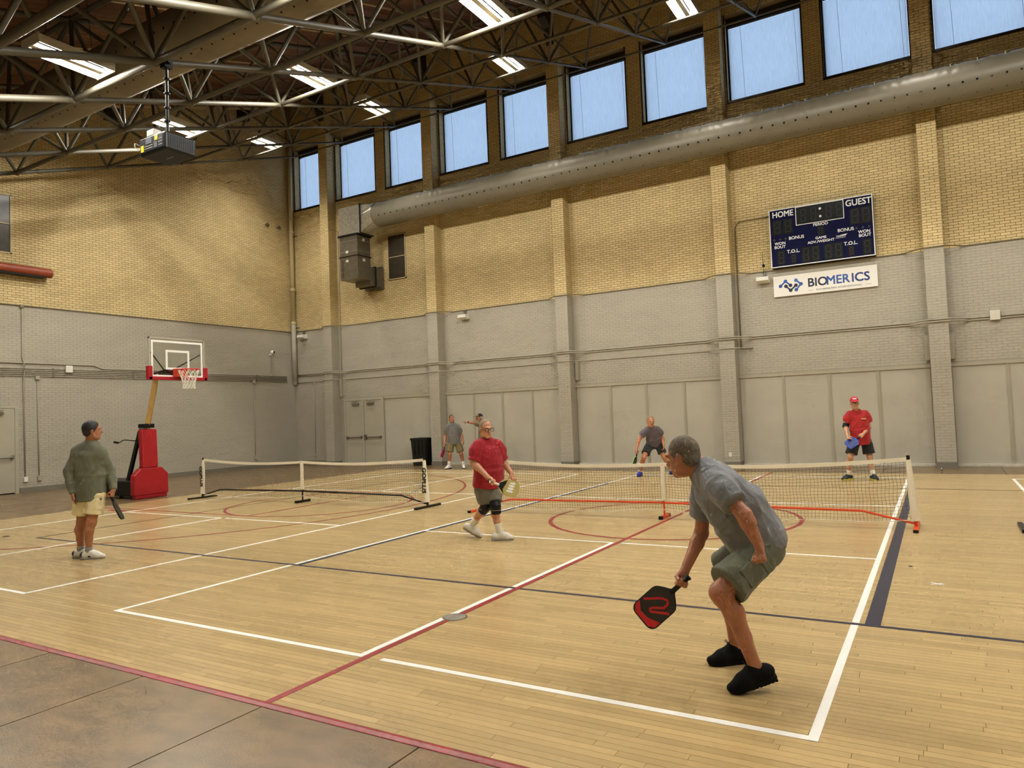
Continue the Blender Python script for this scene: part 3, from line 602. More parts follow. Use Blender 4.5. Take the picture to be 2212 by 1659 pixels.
BOX('door_recess', (XL-.001,5.06,0), (XL+.01,6.17,2.34), m_dark, d1); leaf(d1, (XL+.035,5.06,0), (0,1,0), 1.11, 2.335, 1); BOX('kick_strip', (XL+.055,5.08,.01), (XL+.062,6.15,.03), m_black, d1)
# ------------------------------------------------------------------ scoreboard and sponsor sign
SB = thing('scoreboard', (1.28,YB,5.29), 'navy scoreboard with white HOME and GUEST lettering and unlit digits', 'scoreboard')
sx, sy = .035, YB-.19
BOX('cabinet', (sx,sy,5.26), (sx+2.485,YB-.02,6.81), m_black, SB); BOX('face', (sx+.02,sy-.006,5.285), (sx+2.465,sy,6.79), m_navyb, SB)
def rim(x0,x1,z0,z1,w,nm,mat,par,y=None):
    y = y or sy-.012; mb = MB()
    for a,b,c,d in ((x0,x1,z0,z0+w),(x0,x1,z1-w,z1),(x0,x0+w,z0+w,z1-w),(x1-w,x1,z0+w,z1-w)): mb.box((a,y,c),(b,y+.01,d))
    return mb.build(nm, mat, par)
rim(sx,sx+2.485,5.26,6.81,.022,'border',m_lettw,SB); rim(.70,1.86,6.30,6.79,.018,'clock_border',m_lettw,SB)
def words(t, x, z, s, b=.0, **k): return text('lettering', t, s, m_lettw, SB, (x+.035,sy-.007,z), (1,0,0), (0,0,1), .002, b, **k)
words('HOME', .35, 6.66, .215, .004, sx=.88); words('GUEST', 2.16, 6.655, .225, .004, sx=.88); words('PERIOD', 1.26, 6.245, .10, .002, sx=1.05); words('BONUS', .66, 5.99, .115, .002); words('BONUS', 1.84, 6.0, .115, .002)
words('WON', .25, 5.89, .105, .002); words('BOUT', .24, 5.795, .105, .002); words('WON', 2.26, 5.89, .105, .002); words('BOUT', 2.27, 5.795, .105, .002); words('T.O.L.', .57, 5.64, .125, .002); words('T.O.L.', 1.94, 5.64, .125, .002)
words('GAME', 1.25, 5.895, .09, .002, sx=1.1); words('ADV./WEIGHT', 1.25, 5.80, .09, .002, sx=1.12); words('VARSITY', 1.73, 5.86, .062, .001)
MB().prism([(1.74,sy-.007,5.885),(1.92,sy-.007,5.905),(1.84,sy-.007,5.86)], (0,-.002,0)).build('logo_pennant', m_lettw, SB); BOX('logo_underline', (1.63,sy-.009,5.815), (1.86,sy-.006,5.823), m_lettw, SB)
def digit(x0, x1, z0, z1, red=False, mid=False):
    d = BOX('digit_window', (x0,sy-.009,z0), (x1,sy-.004,z1), m_led, SB); w = x1-x0; h = z1-z0; t = .028 if w > .12 else .018; a,b,c,e = x0+w*.2, x1-w*.2, z0+h*.1, z1-h*.1; m = (c+e)/2
    for p0,p1,q0,q1 in ((a,b,e-t,e),(a,b,m-t/2,m+t/2),(a,b,c,c+t),(a-t*.3,a+t*.7,m+t,e-t),(b-t*.7,b+t*.3,m+t,e-t),(a-t*.3,a+t*.7,c+t,m-t),(b-t*.7,b+t*.3,c+t,m-t)):
        mb = MB(); n = 4; hor = (p1-p0) > (q1-q0)
        for i in range(n):
            if hor: s = (p1-p0)/n; mb.box((p0+i*s+s*.12,sy-.011,q0+t*.2+(i%2)*t*.2),(p0+(i+1)*s-s*.12,sy-.0085,q1-t*.4+(i%2)*t*.2))
            else: s = (q1-q0)/n; mb.box((p0+t*.2+(i%2)*t*.2,sy-.011,q0+i*s+s*.12),(p1-t*.4+(i%2)*t*.2,sy-.0085,q0+(i+1)*s-s*.12))
        mb.build('segment', m_segr if red else m_seg, d)
for a in (.75,1.0,1.36,1.61): digit(a+.035,a+.245,6.335,6.755)
BOX('digit_window', (.72,sy-.0075,6.32), (1.84,sy-.003,6.775), m_led, SB)
for z in (6.45,6.65): MB().tube([(1.30,sy-.013,z),(1.30,sy-.008,z)], .03, 16).build('colon_dot', m_lettw, SB)
for a in (.11,.38): digit(a,a+.24,6.12,6.52)
for a in (1.99,2.24): digit(a,a+.23,6.10,6.52)
digit(1.21,1.37,5.96,6.19); digit(.19,.40,5.31,5.70); digit(2.24,2.45,5.31,5.70); digit(.53,.67,5.32,5.57,True); digit(1.91,2.05,5.32,5.57,True)
for a in (.80,1.03,1.34,1.57): digit(a,a+.22,5.30,5.71)
for x in (.14,.29,.43,2.12,2.27,2.41): MB().tube([(x,sy-.012,6.0),(x,sy-.006,6.0)], .028, 14).build('indicator_lamp', m_seg, SB)
SG = thing('sponsor_sign', (1.28,YB,4.5), 'white sponsor sign reading BIOMERICS below the scoreboard', 'sign'); gy = YB-.07
BOX('board', (.04,gy,4.50), (2.525,YB-.01,5.045), M('white_sign_board', (240,236,226), .4), SG); m_nv = M('sign_navy', (22,24,52), .4); m_bl = M('sign_blue', (44,84,158), .4); m_lb = M('sign_light_blue', (58,112,190), .4)
text('lettering', 'BIO', .31, m_nv, SG, (.885,gy-.001,4.775), (1,0,0), (0,0,1), .002, .006, .97, 'LEFT'); text('lettering', 'MER', .31, m_bl, SG, (1.335,gy-.001,4.775), (1,0,0), (0,0,1), .002, .006, .95, 'LEFT'); text('lettering', 'ICS', .31, M('sign_deep_blue', (34,52,120), .4), SG, (1.925,gy-.001,4.775), (1,0,0), (0,0,1), .002, .006, .98, 'LEFT')
text('lettering', 'FUTUREMATRIX INTERVENTIONAL', .062, m_nv, SG, (1.63,gy-.001,4.58), (1,0,0), (0,0,1), .002, 0, 1.0, spacing=1.12)
for a,b in ((.89,1.0),(2.27,2.38)): BOX('rule', (a,gy-.003,4.577), (b,gy,4.582), m_nv, SG)
pt = [(.214,4.775),(.344,4.893),(.351,4.76),(.465,4.772),(.464,4.64),(.607,4.89),(.60,4.757),(.604,4.64),(.726,4.78)]
for i,(x,z) in enumerate(pt): MB().tube([(x,gy-.004,z),(x,gy,z)], .047, 18).build('logo_dot', (m_bl,m_bl,m_nv,m_nv,m_nv,m_lb,m_nv,m_bl,m_bl)[i], SG)
for i,j in ((0,1),(1,3),(2,4),(3,6),(4,6),(5,8),(8,7),(6,5),(0,2)): 
    a, b = Vector((pt[i][0],gy-.002,pt[i][1])), Vector((pt[j][0],gy-.002,pt[j][1])); d = (b-a).normalized(); s = d.cross(Vector((0,1,0)))
    if (i,j) in ((0,1),(1,3),(2,4),(4,6),(5,8),(8,7)): MB().obox((a+b)/2, d*((b-a).length/2), Vector((0,.0015,0)), s*.02).build('logo_link', m_nv if i > 1 and i < 5 else m_bl, SG)
# ------------------------------------------------------------------ projector
px, py, pz = -7.38, 3.62, 6.24
pj = thing('projector', (px,py,pz), 'black ceiling projector with yellow stickers hanging from the roof frame', 'projector')
MB().box((px-.365,py-.285,pz),(px+.365,py+.285,pz+.31)).build('case', M('charcoal_case', (20,21,19), .45, spec=.3), pj, bevel=.035)
BOX('rear_panel', (px-.33,py-.292,pz+.05), (px+.30,py-.283,pz+.28), M('port_panel', (40,42,52), .4), pj)
for a,b,c,d,m in ((-.30,-.22,.06,.17,m_yel),(.08,.16,.19,.27,m_yel),(-.16,.0,.17,.27,M('grey_connector_plate', (110,112,120), .5)),(.06,.15,.07,.17,M('grey_connector_plate2', (96,98,106), .5))): BOX('sticker' if m is m_yel else 'connector_plate', (px+a,py-.297,pz+c), (px+b,py-.29,pz+d), m, pj)
for i in range(3):
    for k in range(3): BOX('button', (px+.19+.035*i,py-.297,pz+.09+.05*k), (px+.205+.035*i,py-.29,pz+.105+.05*k), m_whitep, pj)
for z in (.09,.13): BOX('port_row', (px-.2,py-.297,pz+z), (px+.02,py-.29,pz+z+.012), m_offw, pj)
for k in range(12): BOX('vent_slat', (px+.36,py-.24+.04*k,pz+.06), (px+.37,py-.22+.04*k,pz+.26), m_black, pj)
BOX('vent_panel', (px+.358,py-.25,pz+.05), (px+.366,py+.25,pz+.27), M('vent_dark', (16,18,16), .5), pj)
BOX('brand_strip', (px-.06,py+.01,pz-.003), (px+.12,py+.03,pz+.001), m_chrome, pj)
BOX('top_bracket', (px-.2,py-.16,pz+.31), (px+.2,py+.16,pz+.33), m_whitep, pj); MB().box((px-.22,py-.24,pz+.33),(px-.02,py-.1,pz+.44)).build('adapter_box', m_whitep, pj, bevel=.01)
MB().tube([(px,py,pz+.33),(px,py,pz+.55)], .03, 10).build('lower_pole', m_chrome, pj); MB().tube([(px,py,pz+.5),(px,py,zb(py)-.02)], .026, 10).build('pole', m_blackm, pj); MB().tube([(px+.045,py-.02,pz+.3),(px+.045,py-.02,zb(py)-.05)], .012, 6).build('cable', m_blackm, pj)
for z in (.62,.85,1.1,1.35): MB().tube([(px+.01,py-.005,pz+z),(px+.01,py-.005,pz+z+.02)], .05, 10).build('cable_tie', m_black, pj)
MB().tube([(px-.11,py,zb(py)-.03),(px+.11,py,zb(py)-.03)], .05, 8).build('clamp', m_black, pj); BOX('clamp_plate', (px-.07,py-.07,zb(py)-.14), (px+.07,py+.07,zb(py)-.03), m_black, pj); MB().tube(round_path([(px-.36,py-.27,pz+.2),(px-.42,py-.33,pz+.25),(px-.38,py-.35,pz+.15),(px-.34,py-.3,pz+.12)]), .008, 6).build('cable_loop', m_whitep, pj)
# ------------------------------------------------------------------ basketball hoop
H = thing('basketball_hoop', (-12.8,6.45,0), 'portable basketball hoop with red padded base and clear backboard', 'basketball hoop'); hy = 6.46; hx = -11.38
BOX('base', (-14.35,hy-.36,.07), (-12.62,hy+.36,.42), m_black, H, bevel=.02); 
for x in (-14.2,-12.75):
    for y in (-.3,.3): MB().tube([(x,hy+y-.03,.045),(x,hy+y+.03,.045)], .045, 12).build('wheel', m_blackm, H)
MB().prism([(-12.62,hy-.43,.09),(-12.62,hy+.43,.09),(-12.62,hy+.43,.56),(-12.62,hy+.26,.72),(-12.62,hy-.26,.72),(-12.62,hy-.43,.56)], (.17,0,0)).build('base_pad', m_redpad, H, bevel=.02)
BOX('lower_pad', (-12.60,hy-.40,.01), (-12.47,hy+.40,.10), m_redpad, H, bevel=.01)
MB().prism([(-12.62,hy-.20,.72),(-12.62,hy+.19,.72),(-12.66,hy+.19,1.63),(-12.66,hy-.20,1.63)], (.15,0,0)).build('mast_pad', m_redpad, H, bevel=.025)
for s in (-.13,.13): MB().obox((-12.95,hy+s,.95), Vector((.27,0,.62)), Vector((0,.03,0)), Vector((.045,0,-.02))).build('brace', m_black, H)
MB().obox((-12.68,hy,1.15), (.05,0,.0), (0,.11,0), (-.01,0,.5)).build('lower_mast', m_black, H)
MB().box((-12.76,hy-.13,1.66),(-12.5,hy+.13,1.76)).build('mast_collar', m_black, H, bevel=.015)
MB().tube([(-12.62,hy,1.6),(-12.18,hy,2.92)], .075, 4).build('mast', m_tan, H)
MB().tube(round_path([(-12.78,hy-.15,1.36),(-12.85,hy-.42,1.40),(-12.85,hy-.56,1.33)],.03), .012, 8).build('crank', m_black, H); MB().tube([(-12.85,hy-.56,1.34),(-12.85,hy-.66,1.36)], .024, 8).build('crank_grip', m_black, H)
for s in (-1,1):
    MB().tube([(-12.2,hy+s*.1,2.92),(hx-.04,hy+s*.12,3.0)], .03, 8).build('arm', m_blackm, H); MB().tube([(-12.23,hy+s*.1,2.83),(hx-.04,hy+s*.12,2.88)], .028, 8).build('arm', m_blackm, H)
    MB().tube(round_path([(hx-.5,hy+s*.05,2.92),(hx-.35,hy+s*.12,3.0),(hx-.05,hy+s*.62,3.35)],.05), .014, 8).build('corner_brace', m_black, H)
BOX('hinge_box', (hx-.55,hy-.13,2.80), (hx-.2,hy+.13,2.95), m_blackm, H)
bb0, bb1, bz0, bz1 = hy-.70, hy+.70, 2.77, 3.69
bd = BOX('backboard', (hx-.012,bb0,bz0), (hx,bb1,bz1), m_acry, H)
mb = MB(); m_bf = M('silver_board_frame', (196,190,170), .4, metal=.3)
for a,b,c,d in ((bb0,bb1,bz1-.025,bz1),(bb0,bb0+.025,bz0,bz1),(bb1-.025,bb1,bz0,bz1),(bb0,bb1,bz0,bz0+.025)): mb.box((hx-.05,a,c),(hx+.004,b,d))
mb.build('board_frame', m_bf, H)
mb = MB()
def rect_rim(mb, y0,y1,z0,z1,w):
    for a,b,c,d in ((y0,y1,z0,z0+w),(y0,y1,z1-w,z1),(y0,y0+w,z0+w,z1-w),(y1-w,y1,z0+w,z1-w)): mb.box((hx+.001,a,c),(hx+.003,b,d))
rect_rim(mb, bb0+.05,bb1-.05,bz0+.03,bz1-.06,.045); mb.build('white_border', m_lettw, bd); mb = MB(); rect_rim(mb, hy-.30,hy+.30,2.97,3.42,.05); mb.build('target_square', m_lettw, bd)
mb = MB(); mb.box((hx-.06,bb0-.035,bz0-.04),(hx+.05,bb1+.035,bz0+.035)); mb.build('bottom_pad', m_redpad, H, bevel=.012)
for y in (bb0-.0,bb1+.0): MB().box((hx-.06,y-.045,bz0-.04),(hx+.05,y+.055,bz0+.27)).build('corner_pad', m_redpad, H, bevel=.012)
rc = (hx+.40,hy,2.955); R_ = .2286
MB().tube([(rc[0]+R_*math.cos(2*math.pi*k/36),rc[1]+R_*math.sin(2*math.pi*k/36),rc[2]) for k in range(37)], .012, 8, cap=False).build('rim', m_redst, H, smooth=True)
MB().prism([(hx+.004,hy-.13,2.80),(hx+.004,hy+.13,2.80),(hx+.004,hy+.13,2.99),(hx+.004,hy-.13,2.99)], (.17,0,0)).build('rim_mount', M('orange_rim_mount', (206,62,34), .4), H, bevel=.01)
mb = MB(); prof = [(.228,0),(.19,-.11),(.15,-.22),(.128,-.32),(.13,-.40),(.14,-.44)]
for k in range(12):
    for s in (1,-1):
        P = []
        for i,(r,z) in enumerate(prof):
            t = 2*math.pi*(k+s*(.5*i if i else 0))/12; P.append((rc[0]+r*math.cos(t),rc[1]+r*math.sin(t),rc[2]+z))
        mb.tube(P, .0055, 5)
mb.build('hoop_net', m_rope, H)
# ------------------------------------------------------------------ pickleball nets
def pnet(name, x0, x1, y, lab, mfr, posttxt=None, hpost=.90, hmid=.82):
    t = thing(name, ((x0+x1)/2,y,0), lab, 'net'); xc = (x0+x1)/2; sag = lambda x: hmid+(hpost-hmid)*abs((x-xc)/((x1-x0)/2))**1.6-.05*math.sin(math.pi*min(1,abs(x-xc)/((x1-x0)/2)))
    for x,s in ((x0,-1),(x1,1)):
        BOX('foot', (x-.028,y-.36,.0), (x+.028,y+.36,.036), mfr, t, bevel=.004)
        for e in (-1,1): BOX('foot_cap', (x-.029,y+e*.36-.01,.0), (x+.029,y+e*.36+.01,.038), m_black, t)
        MB().tube([(x,y,.04),(x-s*.05,y,hpost+.02)], .019, 10).build('post', mfr if posttxt is None else m_black, t); MB().tube([(x-s*.05,y,hpost-.03),(x-s*.05,y,hpost+.035)], .021, 10).build('post_cap', m_black, t)
        mb = MB(); P = [(x-s*.005,y,.10),(x-s*.028,y,.45),(x-s*.05,y,hpost-.02)]
        mb.tube(P, [.05,.045,.03], 8).build('post_sleeve', m_tape, t)
        if posttxt: text('sleeve_lettering', posttxt, .125, m_black, t, (x-s*.03-.0,y-.055,.50), (-s*.05,0,-1), (1,0,-s*.05), .001, .004, 1.0)
        MB().tube([(x,y,.06),(x-s*.62,y,.205)], .015, 8).build('diagonal_brace', mfr, t)
    MB().tube([(x0+.62,y,.205),(xc,y,.23),(x1-.62,y,.205)], .016, 8).build('lower_rail', mfr, t)
    BOX('middle_foot', (xc-.028,y-.17,0), (xc+.028,y+.17,.045), mfr, t); 
    for e in (-1,1): BOX('foot_cap', (xc-.03,y+e*.17-.02,.0), (xc+.03,y+e*.17+.02,.048), m_black, t)
    MB().tube([(xc,y,.04),(xc,y,hmid-.02)], .015, 8).build('middle_post', mfr, t); BOX('middle_sleeve', (xc-.03,y-.022,.26), (xc+.03,y+.022,hmid-.03), m_tape, t, bevel=.006)
    xs = np.linspace(x0+.05, x1-.05, 61); mb = MB()
    for a,b in zip(xs[:-1],xs[1:]): mb.obox(((a+b)/2,y,(sag(a)+sag(b))/2-.012), ((b-a)/2,0,(sag(b)-sag(a))/2), (0,.008,0), (0,0,.026))
    mb.build('top_tape', m_tape, t); mb = MB(); n = int((x1-x0-.14)/.045); bot = lambda x: .055+.06*(abs(x-xc)/((x1-x0)/2)-.55)**2*4-.03*math.sin(5*x)*.3
    V = []; Fs = []
    for i in range(n+1):
        x = x0+.06+(x1-x0-.12)*i/n; zs = [bot(x)+(sag(x)-.03-bot(x))*k/17 for k in range(18)]
        mb.tube([(x+.006*math.sin(k*.9+i*.35),y+.006*math.sin(x*9+k*.5),z) for k,z in enumerate(zs)][::1], .0019, 3, cap=False)
    for k in range(18): mb.tube([(x,y+.006*math.sin(x*9+k*.5),bot(x)+(sag(x)-.03-bot(x))*k/17+.003*math.sin(x*23+k)) for x in np.linspace(x0+.06,x1-.06,80)], .0019, 3, cap=False)
    mb.build('netting', m_net, t, kind='stuff'); MB().tube([(x,y-.01,bot(x)) for x in np.linspace(x0+.05,x1-.05,50)], .006, 6).build('bottom_cord', m_tape, t)
    return t
pnet('pickleball_net', -3.33, 3.33, 6.73, 'pickleball net with orange frame in front of the two far players', m_orange)
pnet('pickleball_net', -11.02, -4.53, 6.78, 'pickleball net with black frame and lettered white posts near the hoop', m_blackm, 'GOPLUS', .89, .84)
nf = thing('net_foot', (4.47,6.9,0), 'black end of a net foot cut off by the right edge', 'net foot'); BOX('bar', (4.438,6.74,0), (4.494,7.4,.036), m_blackm, nf, bevel=.004); BOX('end_cap', (4.435,6.72,0), (4.497,6.74,.04), m_black, nf)
# ------------------------------------------------------------------ bin and small things
bn_ = thing('rubbish_bin', (-11.72,15.95,0), 'tall black rubbish bin against the pilaster by the doors', 'bin')
def sq_ring(c, w, d, z): return [(c[0]-w,c[1]-d,z),(c[0]+w,c[1]-d,z),(c[0]+w,c[1]+d,z),(c[0]-w,c[1]+d,z)]
V = sq_ring((-11.72,15.93),.25,.23,.0)+sq_ring((-11.72,15.93),.30,.28,.9)+sq_ring((-11.72,15.93),.27,.25,.9)+sq_ring((-11.72,15.93),.22,.2,.05)
Fs = [(3,2,1,0)]+[(r*4+k,r*4+(k+1)%4,r*4+4+(k+1)%4,r*4+4+k) for r in range(3) for k in range(4)]+[(12,13,14,15)]
mesh_obj('body', V, Fs, m_can, bn_); rimm = MB()
for a,b in (((-12.04,15.63,.88),(-11.40,15.66,.95)),((-12.04,16.20,.88),(-11.40,16.23,.95)),((-12.04,15.66,.88),(-12.01,16.20,.95)),((-11.43,15.66,.88),(-11.40,16.20,.95))): rimm.box(a,b)
rimm.build('rim', m_can, bn_, bevel=.006); BOX('rib', (-11.95,15.655,.30), (-11.49,15.67,.36), m_can, bn_)
for i in range(3): BOX('rib', (-11.90+.16*i,15.645,.4), (-11.86+.16*i,15.665,.88), m_can, bn_)
tag(MB().ball((3.33,4.35,.004), (.022,.012,.004), 8, 6).build('floor_debris', m_dark), 'tiny dark scrap on the boards right of the orange net', 'debris')
tag(MB().ball((-9.4,2.0,.004), (.07,.05,.004), 10, 6).build('floor_scuff_plate', m_dark), 'small dark oval floor plate left of the man in green', 'floor plate')
tag(MB().tube([(-4.4,9.9,zt(9.9)),(-4.42,9.9,zt(9.9)-1.2),(-4.40,9.9,zb(9.9)-.5)], .006, 6).build('hanging_cord', m_whitep), 'thin white cord dangling from the roof frame', 'cord')
# ------------------------------------------------------------------ people: smooth implicit surfaces meshed with surface nets
A3 = lambda q: np.array(q, float)
def nrm(v): v = A3(v); return v/np.linalg.norm(v)
class Blob:
    def __init__(s): s.p = []
    def cap(s, a, b, ra, rb, k=.02, flat=None): s.p.append(('cap',A3(a),A3(b),ra,rb,k,flat)); return s
    def ell(s, c, R, ax, k=.02): s.p.append(('ell',A3(c),A3(R),np.array(ax,float),k)); return s
    def cyl(s, a, b, ra, rb, k=.03, W=None, f=1.0, e=.03, fb=None): s.p.append(('cyl',A3(a),A3(b),ra,rb,k,W,f,e,fb if fb is not None else f)); return s
    def sub(s, c, r, k=.008): s.p.append(('sub',A3(c),r,k)); return s
    def clip(s, p, n): s.p.append(('clip',A3(p),nrm(n))); return s
    def bounds(s):
        lo = np.full(3,1e9); hi = -lo
        for q in s.p:
            if q[0] in ('cap','cyl'):
                r = max(q[3],q[4])+.03
                for c in (q[1],q[2]): lo = np.minimum(lo,c-r); hi = np.maximum(hi,c+r)
            elif q[0] == 'ell': r = max(q[2])+.02; lo = np.minimum(lo,q[1]-r); hi = np.maximum(hi,q[1]+r)
        return lo-.02, hi+.02
    def mesh(s, h, noise=0, nf=None, seed=0):
        lo, hi = s.bounds(); n = np.ceil((hi-lo)/h).astype(int)+2; D = np.full(n, .5, np.float32)
        ax = [lo[i]+h*np.arange(n[i]) for i in range(3)]
        def block(c0, c1, m):
            a = np.maximum(np.floor((c0-m-lo)/h).astype(int),0); b = np.minimum(np.ceil((c1+m-lo)/h).astype(int)+1,n)
            sl = tuple(slice(a[i],b[i]) for i in range(3)); return sl, [ax[0][sl[0]][:,None,None],ax[1][sl[1]][None,:,None],ax[2][sl[2]][None,None,:]]
        def smin(a, b, k): hh = np.clip(.5+.5*(b-a)/k,0,1); return b+(a-b)*hh-k*hh*(1-hh)
        for q in s.p:
            if q[0] == 'cap':
                _,a,b,ra,rb,k,fl = q; r = max(ra,rb); sl,P = block(np.minimum(a,b)-r,np.maximum(a,b)+r,k+3*h)
                X = [P[i]-a[i] for i in range(3)]; d = b-a
                if fl is not None:
                    nn = nrm(fl[0]); f = fl[1]; g = (1/f-1); t_ = X[0]*nn[0]+X[1]*nn[1]+X[2]*nn[2]; X = [X[i]+g*t_*nn[i] for i in range(3)]; d = d+g*(d@nn)*nn
                dd = max(d@d,1e-9); t = np.clip((X[0]*d[0]+X[1]*d[1]+X[2]*d[2])/dd,0,1)
                v = np.sqrt(sum((X[i]-t*d[i])**2 for i in range(3)))-(ra+(rb-ra)*t)
                if fl is not None: v = v*(.5+.5*fl[1])
            elif q[0] == 'ell':
                _,c,R,B_,k = q; r = max(R); sl,P = block(c-r,c+r,k+3*h); X = [P[i]-c[i] for i in range(3)]
                Y = [X[0]*B_[i][0]+X[1]*B_[i][1]+X[2]*B_[i][2] for i in range(3)]
                k0 = np.sqrt(sum((Y[i]/R[i])**2 for i in range(3))); k1 = np.sqrt(sum((Y[i]/R[i]**2)**2 for i in range(3)))+1e-6; v = k0*(k0-1)/k1
            elif q[0] == 'cyl':
                _,a,b,ra,rb,k,W,f,e,fb = q; r = max(ra,rb)+.02; sl,P = block(np.minimum(a,b)-r,np.maximum(a,b)+r,k+3*h); X = [P[i]-a[i] for i in range(3)]; d = b-a; Ln = np.linalg.norm(d); d = d/Ln
                t = X[0]*d[0]+X[1]*d[1]+X[2]*d[2]; Q = [X[i]-t*d[i] for i in range(3)]; tt = np.clip(t/Ln,0,1); rr = ra+(rb-ra)*tt
                if W is not None:
                    w = nrm(A3(W)-(A3(W)@d)*d); dep = np.cross(d,w); ff = f+(fb-f)*tt; u = Q[0]*w[0]+Q[1]*w[1]+Q[2]*w[2]; z = (Q[0]*dep[0]+Q[1]*dep[1]+Q[2]*dep[2])/ff
                    dr = (np.sqrt(u*u+z*z)-rr)*(.45+.55*ff)
                else: dr = np.sqrt(sum(g*g for g in Q))-rr
                da = np.abs(t-Ln/2)-Ln/2; u1 = np.maximum(dr+e,0); u2 = np.maximum(da+e,0); v = np.sqrt(u1*u1+u2*u2)+np.minimum(np.maximum(dr+e,da+e),0)-e
            elif q[0] == 'sub':
                _,c,r,k = q; sl,P = block(c-r,c+r,4*h); v = r-np.sqrt(sum((P[i]-c[i])**2 for i in range(3))); D[sl] = -smin(-D[sl],-v.astype(np.float32),k); continue
            else:
                _,c,nn = q; v = (ax[0][:,None,None]-c[0])*nn[0]+(ax[1][None,:,None]-c[1])*nn[1]+(ax[2][None,None,:]-c[2])*nn[2]; D = np.maximum(D, v.astype(np.float32)); continue
            D[sl] = smin(D[sl], v.astype(np.float32), k)
        if noise:
            rg = np.random.default_rng(seed); G = np.zeros(n, np.float32); X,Y,Z = ax[0][:,None,None],ax[1][None,:,None],ax[2][None,None,:]
            for i in range(6):
                w = rg.normal(size=3); w = w/np.linalg.norm(w)*(11+9*i); w[2] *= .45; w2 = rg.normal(size=3)*8; q = np.abs(np.sin(X*w[0]+Y*w[1]+Z*w[2]+rg.random()*6+1.5*np.sin(X*w2[0]+Y*w2[1]+Z*w2[2]))); G += ((q**.6-.75)*np.clip(.6+np.sin(X*w2[1]+Y*w2[2]+Z*w2[0]+i),0,1.4)/(1+.35*i)).astype(np.float32)
            D = D+noise*G
        # surface nets
        S = D < 0; cs = [D.shape[i]-1 for i in range(3)]; cnt = np.zeros(cs, np.int8)
        cor = [(i,j,k) for i in (0,1) for j in (0,1) for k in (0,1)]
        for i,j,k in cor: cnt += S[i:i+cs[0],j:j+cs[1],k:k+cs[2]]
        act = (cnt > 0) & (cnt < 8); I = np.argwhere(act); vid = np.full(cs, -1, np.int32); vid[act] = np.arange(len(I))
        acc = np.zeros((len(I),3)); num = np.zeros(len(I))
        vals = {c: D[I[:,0]+c[0],I[:,1]+c[1],I[:,2]+c[2]] for c in cor}
        for c in cor:
            for axx in range(3):
                if c[axx] == 0:
                    e = list(c); e[axx] = 1; e = tuple(e); a, b = vals[c], vals[e]; m = (a < 0) != (b < 0); t = np.where(m, a/(a-b+1e-12*(a == b)), 0)
                    pos = np.tile(np.array(c,float),(len(I),1)); pos[:,axx] = t; acc[m] += pos[m]; num += m
        V = lo+h*(I+acc/num[:,None]); quads = []
        for axx in range(3):
            sl0 = [slice(1,-1)]*3; sl0[axx] = slice(0,-1); sl1 = list(sl0); sl1[axx] = slice(1,None)
            a, b = S[tuple(sl0)], S[tuple(sl1)]; E_ = np.argwhere(a != b)
            if not len(E_): continue
            off = np.array([1,1,1]); off[axx] = 0; E0 = E_+off; flip = a[tuple(E_.T)]
            u, v = [(1,2),(2,0),(0,1)][axx]; q = []
            for du,dv in ((-1,-1),(0,-1),(0,0),(-1,0)):
                c = E0.copy(); c[:,u] += du; c[:,v] += dv; q.append(vid[np.clip(c[:,0],0,cs[0]-1),np.clip(c[:,1],0,cs[1]-1),np.clip(c[:,2],0,cs[2]-1)])
            q = np.stack(q,1); q[~flip] = q[~flip][:,::-1]; quads.append(q)
        Q = np.concatenate(quads); Q = Q[(Q >= 0).all(1)]; return V, Q
def blob_obj(name, bl, h, mat, parent, **k):
    V, Q = bl.mesh(h, **k); o = mesh_obj(name, V, Q, mat, parent, smooth=True)
    return o
def rot(v, axis, a): return np.array(Matrix.Rotation(a, 3, Vector(axis)) @ Vector(v))
def hand(B, w, d, pal, thumb, pose, s=1.0):
    """palm + five fingers: wrist w, direction d, palm normal pal (towards the palm side), thumb side vector"""
    d = nrm(d); pal = nrm(A3(pal)-(A3(pal)@d)*d); lat = nrm(np.cross(d,pal)); lat = lat if lat@A3(thumb) > 0 else -lat
    B.cap(w, w+d*.03*s, .026*s, .027*s, .015, (pal,.75)); 
    for l in (-.027,-.009,.009,.027): B.cap(w+d*.015*s+lat*l*.6*s, w+d*.085*s+lat*l*s, .015*s, .0135*s, .012)
    curl = {'relax':(.35,.45,.35),'fist':(1.45,1.6,.9),'grip':(1.15,1.35,.7),'point':(1.4,1.5,.8),'flat':(.12,.15,.1)}[pose]
    for i,(l,ln) in enumerate(zip((.029,.010,-.010,-.028),(.073,.082,.076,.058))):
        cu = curl if not (pose == 'point' and i == 0) else (.05,.05,.05)
        p = w+d*.085*s+lat*l*s; a = 0
        for seg,c in zip((.46,.30,.24),cu):
            a += c*(1+.06*i); q = p+(d*math.cos(a)+pal*math.sin(a))*ln*seg*s; B.cap(p, q, .0098*s, .0088*s, .005); p = q
    td = nrm(d*.72+lat*.7+pal*.3) if pose in ('relax','flat') else nrm(d*.75+lat*.45+pal*.62)
    p = w+d*.022*s+lat*.024*s; q = p+td*.045*s; B.cap(p, q, .016*s, .012*s, .012)
    td2 = nrm(td+d*.35) if pose in ('relax','flat') else nrm(td*.5-lat*.55+pal*.5+d*.35)
    B.cap(q, q+td2*.036*s, .0115*s, .0095*s, .006)
def frame_head(fwd, up):
    f = nrm(fwd); u = nrm(A3(up)-(A3(up)@f)*f); return f, u, np.cross(f,u)      # forward, up, right
